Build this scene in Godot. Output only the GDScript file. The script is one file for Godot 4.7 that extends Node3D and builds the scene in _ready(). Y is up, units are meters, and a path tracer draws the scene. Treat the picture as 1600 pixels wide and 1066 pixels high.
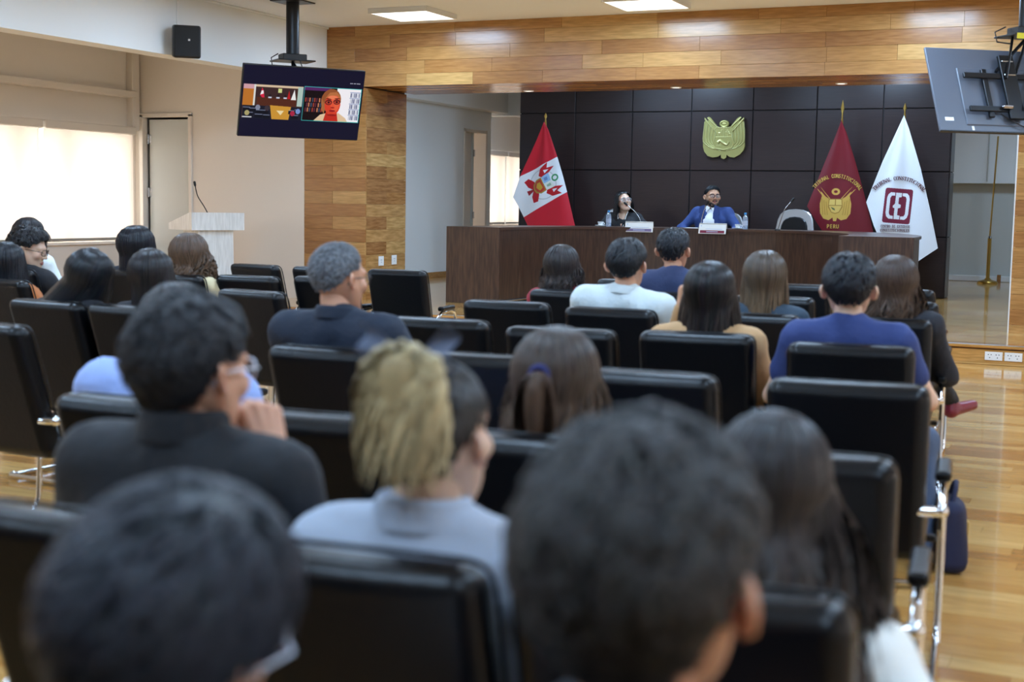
extends Node3D

const STAGE := 0.174
const CEIL := 3.402
const SOFFIT := 2.709
const HEADER_Z := -13.99
const DARK_Z := -18.98
const LEFT_X := -11.76
const RIGHT_X := 3.6
const REAR_Z := 7.5

var M := {}
var names := {}
var rng := RandomNumberGenerator.new()
var noise := FastNoiseLite.new()


# ------------------------------------------------------------------ mesh collector
class MB:
	var v := PackedVector3Array()
	var n := PackedVector3Array()
	var uv := PackedVector2Array()
	var col := PackedColorArray()
	var ix := PackedInt32Array()
	var colored := false

	func vert(p: Vector3, nn: Vector3, u := Vector2.ZERO, c := Color.WHITE) -> int:
		v.append(p)
		n.append(nn)
		uv.append(u)
		col.append(c)
		return v.size() - 1

	func tri(a: int, b: int, c: int) -> void:
		var cr := (v[b] - v[a]).cross(v[c] - v[a])
		if cr.dot(n[a] + n[b] + n[c]) > 0.0:
			ix.append(a)
			ix.append(c)
			ix.append(b)
		else:
			ix.append(a)
			ix.append(b)
			ix.append(c)

	func quad(a: int, b: int, c: int, d: int) -> void:
		tri(a, b, c)
		tri(a, c, d)

	func flat(pts: Array, nn: Vector3) -> void:
		var f := v.size()
		for p in pts:
			vert(p, nn)
		for i in range(1, pts.size() - 1):
			tri(f, f + i, f + i + 1)

	# a box with chamfered edges; b turns it
	func box(c: Vector3, s: Vector3, bev := 0.0, b := Basis()) -> void:
		var h := s * 0.5
		var e := minf(bev, minf(h.x, minf(h.y, h.z)) * 0.95)
		for ax in 3:
			var a1 := (ax + 1) % 3
			var a2 := (ax + 2) % 3
			for sg in [-1.0, 1.0]:
				var nn := Vector3.ZERO
				nn[ax] = sg
				var pts := []
				for q in [[-1, -1], [1, -1], [1, 1], [-1, 1]]:
					var p := Vector3.ZERO
					p[ax] = h[ax] * sg
					p[a1] = (h[a1] - e) * q[0]
					p[a2] = (h[a2] - e) * q[1]
					pts.append(c + b * p)
				flat(pts, b * nn)
		if e <= 0.0:
			return
		for ax in 3:
			var a1 := (ax + 1) % 3
			var a2 := (ax + 2) % 3
			for s1 in [-1.0, 1.0]:
				for s2 in [-1.0, 1.0]:
					var nn := Vector3.ZERO
					nn[a1] = s1
					nn[a2] = s2
					var pts := []
					for t in [-1.0, 1.0]:
						var p := Vector3.ZERO
						p[ax] = (h[ax] - e) * t
						p[a1] = h[a1] * s1
						p[a2] = (h[a2] - e) * s2
						var q := p
						q[a1] = (h[a1] - e) * s1
						q[a2] = h[a2] * s2
						if t < 0:
							pts.append(c + b * p)
							pts.append(c + b * q)
						else:
							pts.append(c + b * q)
							pts.append(c + b * p)
					flat(pts, (b * nn).normalized())
		for sx in [-1.0, 1.0]:
			for sy in [-1.0, 1.0]:
				for sz in [-1.0, 1.0]:
					var sg := Vector3(sx, sy, sz)
					var pts := []
					for ax in 3:
						var p := (h - Vector3(e, e, e)) * sg
						p[ax] = h[ax] * sg[ax]
						pts.append(c + b * p)
					flat(pts, (b * sg).normalized())

	# a cushion: rounded box, shaped afterwards by a callable that moves points
	func cushion(c: Vector3, s: Vector3, r: float, div: int, shape = null, b := Basis()) -> void:
		var h := s * 0.5
		for ax in 3:
			var a1 := (ax + 1) % 3
			var a2 := (ax + 2) % 3
			var l1 := steps(h[a1], r, div)
			var l2 := steps(h[a2], r, div)
			for sg in [-1.0, 1.0]:
				var f := v.size()
				for t1 in l1:
					for t2 in l2:
						var q := Vector3.ZERO
						q[ax] = h[ax] * sg
						q[a1] = t1
						q[a2] = t2
						var inner := q.clamp(-(h - Vector3(r, r, r)), h - Vector3(r, r, r))
						var d := (q - inner).normalized()
						var p := inner + d * r
						if shape != null:
							p = shape.call(p)
						vert(c + b * p, b * d, Vector2(t1, t2))
				for i in l1.size() - 1:
					for j in l2.size() - 1:
						var k := f + i * l2.size() + j
						quad(k, k + 1, k + l2.size() + 1, k + l2.size())

	func steps(h: float, r: float, div: int) -> Array:
		var l := [-h, -h + r * 0.12, -h + r * 0.45, -h + r]
		for i in range(1, div):
			l.append(lerpf(-h + r, h - r, float(i) / div))
		l.append_array([h - r, h - r * 0.45, h - r * 0.12, h])
		return l

	func tube(pts: Array, radii, sides := 8, caps := true, c := Color.WHITE) -> void:
		var prev := -1
		var side := Vector3.ZERO
		for i in pts.size():
			var d: Vector3 = (pts[mini(i + 1, pts.size() - 1)] - pts[maxi(i - 1, 0)]).normalized()
			if side == Vector3.ZERO:
				side = d.cross(Vector3.UP if absf(d.y) < 0.9 else Vector3.RIGHT).normalized()
			else:
				side = (side - d * side.dot(d)).normalized()
			var up := side.cross(d)
			var r: float = radii[i] if radii is Array or radii is PackedFloat32Array else radii
			var f := v.size()
			for k in sides:
				var a := TAU * k / sides
				var o := side * cos(a) + up * sin(a)
				vert(pts[i] + o * r, o, Vector2(float(k) / sides, i), c)
			if prev >= 0:
				for k in sides:
					var k2 := (k + 1) % sides
					quad(prev + k, prev + k2, f + k2, f + k)
			if caps and (i == 0 or i == pts.size() - 1):
				var nn := -d if i == 0 else d
				var m := vert(pts[i], nn, Vector2.ZERO, c)
				var g := v.size()
				for k in sides:
					vert(v[f + k], nn, Vector2.ZERO, c)
				for k in sides:
					tri(m, g + k, g + (k + 1) % sides)
			prev = f

	# profile points (radius, height) turned about y
	func lathe(prof: Array, segs: int, x := Transform3D(), flatten := 1.0) -> void:
		for i in prof.size() - 1:
			var p: Vector2 = prof[i]
			var q: Vector2 = prof[i + 1]
			var t := q - p
			var nr := Vector2(t.y, -t.x).normalized()
			var f := v.size()
			for k in segs + 1:
				var a := TAU * k / segs
				var o := Vector3(cos(a), 0, sin(a) * flatten)
				var nn := (x.basis * (o * nr.x + Vector3.UP * nr.y)).normalized()
				vert(x * (o * p.x + Vector3.UP * p.y), nn, Vector2(float(k) / segs, p.y))
				vert(x * (o * q.x + Vector3.UP * q.y), nn, Vector2(float(k) / segs, q.y))
			for k in segs:
				var j := f + k * 2
				quad(j, j + 2, j + 3, j + 1)

	# polygon in x, y pushed out along z by depth
	func prism(poly: PackedVector2Array, depth: float, x := Transform3D(), bev := 0.0) -> void:
		var top := poly
		if bev > 0.0:
			var o := Geometry2D.offset_polygon(poly, -bev, Geometry2D.JOIN_MITER)
			if o.size() == 1:
				cap(o[0], depth, x, 1.0)
				ring(poly, depth - bev, o[0], depth, x)
				depth -= bev
			else:
				cap(poly, depth, x, 1.0)
		else:
			cap(top, depth, x, 1.0)
		cap(poly, 0.0, x, -1.0)
		var m := poly.size()
		var cw := Geometry2D.is_polygon_clockwise(poly)
		for i in m:
			var p := poly[i]
			var q := poly[(i + 1) % m]
			var t := q - p
			var nn := Vector3(-t.y, t.x, 0) if cw else Vector3(t.y, -t.x, 0)
			flat([x * Vector3(p.x, p.y, 0), x * Vector3(q.x, q.y, 0), x * Vector3(q.x, q.y, depth), x * Vector3(p.x, p.y, depth)], (x.basis * nn).normalized())

	func ring(a: PackedVector2Array, za: float, b: PackedVector2Array, zb: float, x: Transform3D) -> void:
		# joins each inner point to the nearest outer ones
		if a.size() != b.size():
			cap(a, za, x, 1.0)
			return
		var off := 0
		var best := 1e9
		for i in b.size():
			var d := a[0].distance_to(b[i])
			if d < best:
				best = d
				off = i
		for i in a.size():
			var j := (i + 1) % a.size()
			var bi := b[(i + off) % b.size()]
			var bj := b[(j + off) % b.size()]
			var p := x * Vector3(a[i].x, a[i].y, za)
			var q := x * Vector3(a[j].x, a[j].y, za)
			var r := x * Vector3(bj.x, bj.y, zb)
			var s := x * Vector3(bi.x, bi.y, zb)
			var nn := (q - p).cross(s - p).normalized()
			if nn.dot(x.basis.z) < 0:
				nn = -nn
			flat([p, q, r, s], nn)

	func cap(poly: PackedVector2Array, z: float, x: Transform3D, sg: float) -> void:
		var f := v.size()
		for p in poly:
			vert(x * Vector3(p.x, p.y, z), (x.basis * Vector3(0, 0, sg)).normalized(), p)
		var t := Geometry2D.triangulate_polygon(poly)
		for i in range(0, t.size(), 3):
			tri(f + t[i], f + t[i + 1], f + t[i + 2])

	# a sheet of points p[i][j], smooth
	func sheet(rows: Array, closed := false, uvs := [], cols := []) -> void:
		var f := v.size()
		var w: int = rows[0].size()
		var hgt := rows.size()
		for i in hgt:
			for j in w:
				var a: Vector3 = rows[i][(j + 1) % w if closed else mini(j + 1, w - 1)] - rows[i][(j - 1 + w) % w if closed else maxi(j - 1, 0)]
				var b: Vector3 = rows[mini(i + 1, hgt - 1)][j] - rows[maxi(i - 1, 0)][j]
				var nn := a.cross(b).normalized()
				vert(rows[i][j], nn, uvs[i][j] if uvs else Vector2(float(j) / w, float(i) / hgt), cols[i][j] if cols else Color.WHITE)
		for i in hgt - 1:
			for j in (w if closed else w - 1):
				var k := (j + 1) % w
				quad(f + i * w + j, f + i * w + k, f + (i + 1) * w + k, f + (i + 1) * w + j)

	func ball(c: Vector3, r: Vector3, segs := 10, rings := 6, b := Basis(), colr := Color.WHITE) -> void:
		var f := v.size()
		for i in rings + 1:
			var e := PI * i / rings
			for k in segs + 1:
				var a := TAU * k / segs
				var d := Vector3(sin(e) * cos(a), cos(e), sin(e) * sin(a))
				vert(c + b * (d * r), (b * (d / r)).normalized(), Vector2(float(k) / segs, float(i) / rings), colr)
		for i in rings:
			for k in segs:
				var j := f + i * (segs + 1) + k
				quad(j, j + 1, j + segs + 2, j + segs + 1)

	func join(o: MB, x := Transform3D()) -> void:
		var f := v.size()
		for i in o.v.size():
			v.append(x * o.v[i])
			n.append((x.basis * o.n[i]).normalized())
		uv.append_array(o.uv)
		col.append_array(o.col)
		if x.basis.determinant() < 0.0:
			for i in range(0, o.ix.size(), 3):
				ix.append(o.ix[i] + f)
				ix.append(o.ix[i + 2] + f)
				ix.append(o.ix[i + 1] + f)
		else:
			for i in o.ix:
				ix.append(i + f)

	func into(am: ArrayMesh, mat: Material) -> ArrayMesh:
		if ix.is_empty():
			return am
		var arr := []
		arr.resize(Mesh.ARRAY_MAX)
		arr[Mesh.ARRAY_VERTEX] = v
		arr[Mesh.ARRAY_NORMAL] = n
		arr[Mesh.ARRAY_TEX_UV] = uv
		if colored:
			arr[Mesh.ARRAY_COLOR] = col
		arr[Mesh.ARRAY_INDEX] = ix
		am.add_surface_from_arrays(Mesh.PRIMITIVE_TRIANGLES, arr)
		am.surface_set_material(am.get_surface_count() - 1, mat)
		return am

	func mesh(mat: Material) -> ArrayMesh:
		return into(ArrayMesh.new(), mat)


# ------------------------------------------------------------------ scene helpers
func numbered(called: String) -> String:
	names[called] = names.get(called, -1) + 1
	return called if names[called] == 0 else "%s_%03d" % [called, names[called]]


func tag(o: Node, label := "", category := "", group := "", kind := "") -> Node:
	if label: o.set_meta("label", label)
	if category: o.set_meta("category", category)
	if group: o.set_meta("group", group)
	if kind: o.set_meta("kind", kind)
	return o


func thing(called: String, label: String, category: String, at := Vector3.ZERO, turn := 0.0, group := "") -> Node3D:
	var o := Node3D.new()
	o.name = numbered(called)
	add_child(o)
	o.position = at
	o.rotation_degrees.y = turn
	tag(o, label, category, group)
	return o


func put(called: String, mb: MB, mat: Material, parent: Node = self) -> MeshInstance3D:
	return put_mesh(called, mb.mesh(mat), parent)


func put_mesh(called: String, mesh: Mesh, parent: Node = self) -> MeshInstance3D:
	var o := MeshInstance3D.new()
	o.name = numbered(called) if parent == self else called
	o.mesh = mesh
	parent.add_child(o, true)
	return o


func struct(called: String, mb: MB, mat: Material) -> MeshInstance3D:
	var o := put(called, mb, mat)
	o.set_meta("kind", "structure")
	return o


func one_box(c: Vector3, s: Vector3, bev := 0.0, b := Basis()) -> MB:
	var m := MB.new()
	m.box(c, s, bev, b)
	return m


func mat(called: String, c: Color, rough := 0.6, metal := 0.0) -> StandardMaterial3D:
	var m := StandardMaterial3D.new()
	m.resource_name = called
	m.albedo_color = c
	m.roughness = rough
	m.metallic = metal
	M[called] = m
	return m


func rgb(r: float, g: float, b: float) -> Color:
	return Color(r / 255.0, g / 255.0, b / 255.0)


# a streaky picture: base colour to second colour by noise
func streak(size: Vector2i, a: Color, b: Color, freq: Vector2, sd: int, octaves := 4) -> ImageTexture:
	var f := FastNoiseLite.new()
	f.seed = sd
	f.noise_type = FastNoiseLite.TYPE_SIMPLEX_SMOOTH
	f.frequency = 1.0
	f.fractal_octaves = octaves
	var im := Image.create(size.x, size.y, false, Image.FORMAT_RGB8)
	for y in size.y:
		for x in size.x:
			# wrapped on a ring in x so that it repeats without a seam
			var an := TAU * x / size.x
			var t := f.get_noise_3d(cos(an) * freq.x, sin(an) * freq.x, y * freq.y / size.y)
			im.set_pixel(x, y, a.lerp(b, clampf(t * 0.9 + 0.5, 0, 1)))
	return ImageTexture.create_from_image(im)


func grain(sz: int, freq: float, sd: int) -> ImageTexture:
	var f := FastNoiseLite.new()
	f.seed = sd
	f.frequency = freq
	f.fractal_octaves = 3
	return ImageTexture.create_from_image(f.get_seamless_image(sz, sz))


func bumpy(m: StandardMaterial3D, tex: Texture2D, scale: Vector3, strength: float, world := false) -> void:
	m.uv1_triplanar = true
	m.uv1_world_triplanar = world
	m.uv1_scale = scale
	m.heightmap_enabled = true
	m.heightmap_texture = tex
	m.heightmap_scale = strength


func wood(called: String, a: Color, b: Color, sd: int, scale: Vector3, rough: float, upright := false) -> StandardMaterial3D:
	var m := mat(called, Color.WHITE, rough)
	var pic := streak(Vector2i(128, 256), a, b, Vector2(1.2, 26.0), sd)
	if upright:
		var im := pic.get_image()
		im.rotate_90(CLOCKWISE)
		pic = ImageTexture.create_from_image(im)
	m.albedo_texture = pic
	m.uv1_triplanar = true
	m.uv1_world_triplanar = true
	m.uv1_scale = scale
	m.uv1_offset = Vector3(sd * 0.37, sd * 0.53, sd * 0.71)
	return m


# ------------------------------------------------------------------ build
func _ready() -> void:
	rng.seed = 7
	noise.seed = 11
	noise.frequency = 1.0
	make_camera()
	make_light()
	make_materials()
	make_room()
	make_wood_front()
	make_floor()
	make_stage_back()
	make_windows()
	make_ceiling_lights()
	make_desk()
	make_flags()
	make_emblem()
	make_screens()
	make_podium()
	make_small_fittings()
	make_chairs()
	make_people()


func make_camera() -> void:
	var cam := Camera3D.new()
	cam.name = "camera"
	cam.fov = 28.28
	cam.near = 0.05
	cam.far = 200.0
	cam.position = Vector3(0, 1.35, 0)
	cam.rotation_order = EULER_ORDER_YXZ
	cam.rotation_degrees = Vector3(-5.79, 24.5, 0.952)
	var lens := CameraAttributesPhysical.new()
	lens.frustum_focal_length = 47.6
	lens.frustum_focus_distance = 16.5
	lens.exposure_aperture = 3.0
	cam.attributes = lens
	add_child(cam)
	cam.current = true


func make_light() -> void:
	var we := WorldEnvironment.new()
	we.name = "surroundings"
	var e := Environment.new()
	e.background_mode = Environment.BG_SKY
	var sky := Sky.new()
	var sm := ProceduralSkyMaterial.new()
	sm.sky_top_color = Color(0.92, 0.92, 0.93)
	sm.sky_horizon_color = Color(1.0, 0.95, 0.89)
	sm.ground_horizon_color = Color(0.9, 0.86, 0.8)
	sm.ground_bottom_color = Color(0.6, 0.57, 0.52)
	sm.sky_energy_multiplier = SKY
	sm.ground_energy_multiplier = SKY * 0.55
	sky.sky_material = sm
	e.sky = sky
	e.tonemap_mode = Environment.TONE_MAPPER_LINEAR
	e.tonemap_exposure = EXPOSURE
	e.sdfgi_enabled = true
	e.ssao_enabled = true
	e.ssil_enabled = true
	we.environment = e
	add_child(we)


const SKY := 3.0
const EXPOSURE := 1.0
const PANEL_ENERGY := 5.0


func make_materials() -> void:
	mat("wall_paint", Color(0.92, 0.925, 0.92), 0.75)
	mat("cream_paint", Color(0.90, 0.86, 0.81), 0.7)
	mat("grey_paint", Color(0.80, 0.81, 0.79), 0.7)
	mat("ceiling_paint", Color(0.95, 0.96, 0.98), 0.85)
	for k in ["wall_paint", "cream_paint", "ceiling_paint"]:
		bumpy(M[k], grain(128, 0.06, 3), Vector3(1.4, 1.4, 1.4), 0.04, true)
	var wa := [rgb(180, 128, 70), rgb(192, 142, 82), rgb(170, 115, 60), rgb(200, 153, 90), rgb(164, 111, 61), rgb(186, 134, 75)]
	for i in 6:
		var c: Color = wa[i]
		var d := c.darkened(0.14)
		wood("wall_wood_%d" % i, d, c.lightened(0.04), 20 + i, Vector3(0.55, 1.7, 1.7), 0.24)
		wood("reveal_wood_%d" % i, d.darkened(0.06), c.lightened(0.08), 30 + i, Vector3(1.7, 1.1, 0.5), 0.24)
	var fa := [rgb(216, 164, 92), rgb(200, 142, 70), rgb(226, 178, 106), rgb(184, 124, 60), rgb(208, 152, 80), rgb(220, 170, 98)]
	for i in 6:
		var c: Color = fa[i]
		var m := wood("floor_wood_%d" % i, c.darkened(0.16), c.lightened(0.05), 40 + i, Vector3(0.6, 3.0, 3.0), 0.16)
		m.clearcoat_enabled = true
		m.clearcoat = 0.5
		m.clearcoat_roughness = 0.06
	var dk := wood("dark_panel", rgb(42, 31, 31), rgb(51, 38, 37), 60, Vector3(0.4, 2.2, 2.2), 0.32)
	dk.metallic_specular = 0.5
	mat("groove", rgb(16, 13, 14), 0.7)
	mat("plank_gap", rgb(92, 56, 26), 0.6)
	wood("walnut", rgb(48, 32, 26), rgb(80, 57, 44), 63, Vector3(1.1, 0.4, 1.1), 0.35, true).uv1_triplanar_sharpness = 4.0
	mat("walnut_top", rgb(74, 52, 42), 0.3)
	mat("steel", rgb(200, 202, 205), 0.2, 1.0)
	mat("chrome", rgb(225, 226, 228), 0.08, 1.0)
	mat("brass", rgb(196, 160, 84), 0.28, 1.0)
	mat("black_metal", rgb(26, 27, 30), 0.35, 0.4)
	mat("black_plastic", rgb(20, 21, 24), 0.4)
	mat("white_plastic", rgb(236, 236, 234), 0.35)
	mat("white_metal", rgb(226, 226, 224), 0.4)
	mat("grey_plastic", rgb(92, 98, 110), 0.4)
	mat("rubber", rgb(24, 24, 24), 0.8)
	var le := mat("leather", rgb(5, 6, 10), 0.33)
	le.metallic_specular = 0.38
	bumpy(le, grain(256, 0.045, 5), Vector3(3.5, 3.5, 3.5), 0.05)
	var le2 := mat("leather_edge", rgb(7, 8, 12), 0.36)
	le2.metallic_specular = 0.5
	bumpy(le2, grain(256, 0.02, 6), Vector3(3, 9, 9), 0.5)
	mat("paper", rgb(238, 238, 234), 0.7)
	mat("maroon_print", rgb(122, 30, 56), 0.6)
	mat("violet_print", rgb(120, 104, 140), 0.6)
	mat("gold_thread", rgb(206, 164, 74), 0.45)
	mat("maroon_thread", rgb(96, 30, 44), 0.7)
	var bl := mat("blind_cloth", rgb(235, 222, 208), 0.9)
	bl.backlight_enabled = true
	bl.backlight = Color(0.85, 0.8, 0.76)
	var gl := mat("window_glass", Color(0.9, 0.95, 0.95, 0.12), 0.02)
	gl.transparency = BaseMaterial3D.TRANSPARENCY_ALPHA
	var pl := mat("bottle_plastic", Color(0.85, 0.92, 1.0, 0.25), 0.05)
	pl.transparency = BaseMaterial3D.TRANSPARENCY_ALPHA
	mat("bottle_cap", rgb(64, 150, 214), 0.4)
	mat("bottle_label", rgb(196, 206, 226), 0.5)
	var em := mat("lamp_glow", Color.WHITE, 0.5)
	em.emission_enabled = true
	em.emission = Color(1.0, 0.99, 0.97)
	em.emission_energy_multiplier = 2.6
	mat("aluminium", rgb(178, 180, 182), 0.35, 0.9)
	var pw := wood("podium_wood", rgb(222, 222, 218), rgb(246, 246, 243), 70, Vector3(1.4, 0.5, 1.4), 0.5, true)
	pw.uv1_triplanar_sharpness = 4.0
	mat("eye_white", rgb(226, 222, 216), 0.3)
	mat("iris", rgb(36, 24, 18), 0.2)
	mat("lips", rgb(170, 92, 84), 0.5)
	mat("glass_frame", rgb(24, 24, 28), 0.3)
	mat("clear_frame", rgb(206, 212, 224), 0.2, 0.3)
	var lg := mat("lens", Color(0.92, 0.95, 1.0, 0.1), 0.02)
	lg.transparency = BaseMaterial3D.TRANSPARENCY_ALPHA


func wall_box(called: String, lo: Vector3, hi: Vector3, m: Material) -> MeshInstance3D:
	return struct(called, one_box((lo + hi) * 0.5, hi - lo), m)


func make_room() -> void:
	var w: Material = M.wall_paint
	var cr: Material = M.cream_paint
	# hall shell
	wall_box("ceiling", Vector3(LEFT_X - 0.3, CEIL, -29.0), Vector3(RIGHT_X + 0.3, CEIL + 0.2, REAR_Z + 0.2), M.ceiling_paint)
	wall_box("wall_right", Vector3(RIGHT_X, -0.2, -29.0), Vector3(RIGHT_X + 0.2, CEIL, -12.0), w)
	wall_box("wall_right_lower", Vector3(RIGHT_X, -0.2, -12.0), Vector3(RIGHT_X + 0.2, 0.80, REAR_Z), w)
	wall_box("wall_right_upper", Vector3(RIGHT_X, 2.20, -12.0), Vector3(RIGHT_X + 0.2, CEIL, REAR_Z), w)
	for z in [-8.2, -3.9, 0.4]:
		wall_box("wall_right_pier", Vector3(RIGHT_X, 0.80, z), Vector3(RIGHT_X + 0.2, 2.20, z + (0.5 if z < 0 else REAR_Z - 0.4)), w)
	wall_box("wall_rear", Vector3(LEFT_X - 0.2, -0.2, REAR_Z), Vector3(RIGHT_X + 0.2, CEIL, REAR_Z + 0.2), M.dark_panel)
	# window wall of the hall: below the sill, above the blinds, between the windows
	wall_box("wall_left", Vector3(LEFT_X - 0.2, -0.2, HEADER_Z), Vector3(LEFT_X, 0.80, REAR_Z), cr)
	wall_box("wall_left_upper", Vector3(LEFT_X - 0.2, 2.20, HEADER_Z), Vector3(LEFT_X, CEIL, REAR_Z), cr)
	for z in [-13.99, -9.2, -4.4, 0.3]:
		wall_box("wall_left_pier", Vector3(LEFT_X - 0.2, 0.80, z), Vector3(LEFT_X, 2.20, z + (0.12 if z < -13 else (0.45 if z < 0 else REAR_Z - 0.3))), cr)
	# rail above the blinds and a boxed corner pillar
	var rail := one_box(Vector3(LEFT_X + 0.06, 2.655, (HEADER_Z + REAR_Z) * 0.5), Vector3(0.12, 0.085, REAR_Z - HEADER_Z - 0.2), 0.008)
	struct("trim_1", rail, cr)
	struct("trim_2", one_box(Vector3(LEFT_X + 0.05, 2.8, HEADER_Z + 0.09), Vector3(0.1, 1.2, 0.14), 0.006), cr)
	# dropped beam along the hall
	wall_box("wall_left_beam", Vector3(-9.12, 2.775, HEADER_Z + 0.002), Vector3(-8.865, CEIL, REAR_Z), w)
	var cov := MB.new()
	cov.box(Vector3(-8.85, CEIL - 0.012, (HEADER_Z + REAR_Z) * 0.5), Vector3(0.03, 0.024, REAR_Z - HEADER_Z), 0.006)
	struct("trim_3", cov, w)
	# wall behind the lectern with its door opening
	wall_box("wall_back_left", Vector3(-10.86, -0.2, HEADER_Z - 0.16), Vector3(-9.184, CEIL, HEADER_Z), cr)
	wall_box("wall_back_left_lintel", Vector3(-11.66, 2.417, HEADER_Z - 0.16), Vector3(-10.86, CEIL, HEADER_Z), cr)
	wall_box("wall_back_left_jamb", Vector3(LEFT_X - 0.2, -0.2, HEADER_Z - 0.16), Vector3(-11.66, CEIL, HEADER_Z), cr)
	var fr := MB.new()
	fr.box(Vector3(-11.645, 1.2, HEADER_Z - 0.02), Vector3(0.06, 2.42, 0.1), 0.006)
	fr.box(Vector3(-10.875, 1.2, HEADER_Z - 0.02), Vector3(0.05, 2.42, 0.1), 0.006)
	fr.box(Vector3(-11.26, 2.40, HEADER_Z - 0.02), Vector3(0.82, 0.05, 0.1), 0.006)
	struct("trim_4", fr, cr)
	var door := Node3D.new()
	door.name = "door_1"
	add_child(door)
	door.set_meta("kind", "structure")
	door.position = Vector3(-11.6, 0, HEADER_Z - 0.08)
	put("leaf", one_box(Vector3(0.36, 1.18, 0), Vector3(0.68, 2.34, 0.04), 0.004), M.grey_paint, door)
	for y in [0.35, 1.42, 2.1]:
		var h := MB.new()
		h.tube([Vector3(0.005, y - 0.06, 0.03), Vector3(0.005, y + 0.06, 0.03)], 0.011, 8)
		h.box(Vector3(-0.012, y, 0.028), Vector3(0.03, 0.11, 0.006), 0.001)
		h.box(Vector3(0.03, y, 0.024), Vector3(0.04, 0.11, 0.006), 0.001)
		put("hinge", h, M.steel, door)
	# closes the space behind that wall
	wall_box("wall_lobby_left", Vector3(LEFT_X - 0.2, -0.2, -16.2), Vector3(LEFT_X, CEIL, HEADER_Z - 0.16), cr)
	wall_box("wall_back_lobby", Vector3(LEFT_X - 0.2, -0.2, -16.2), Vector3(-9.945, CEIL, -16.0), cr)


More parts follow.
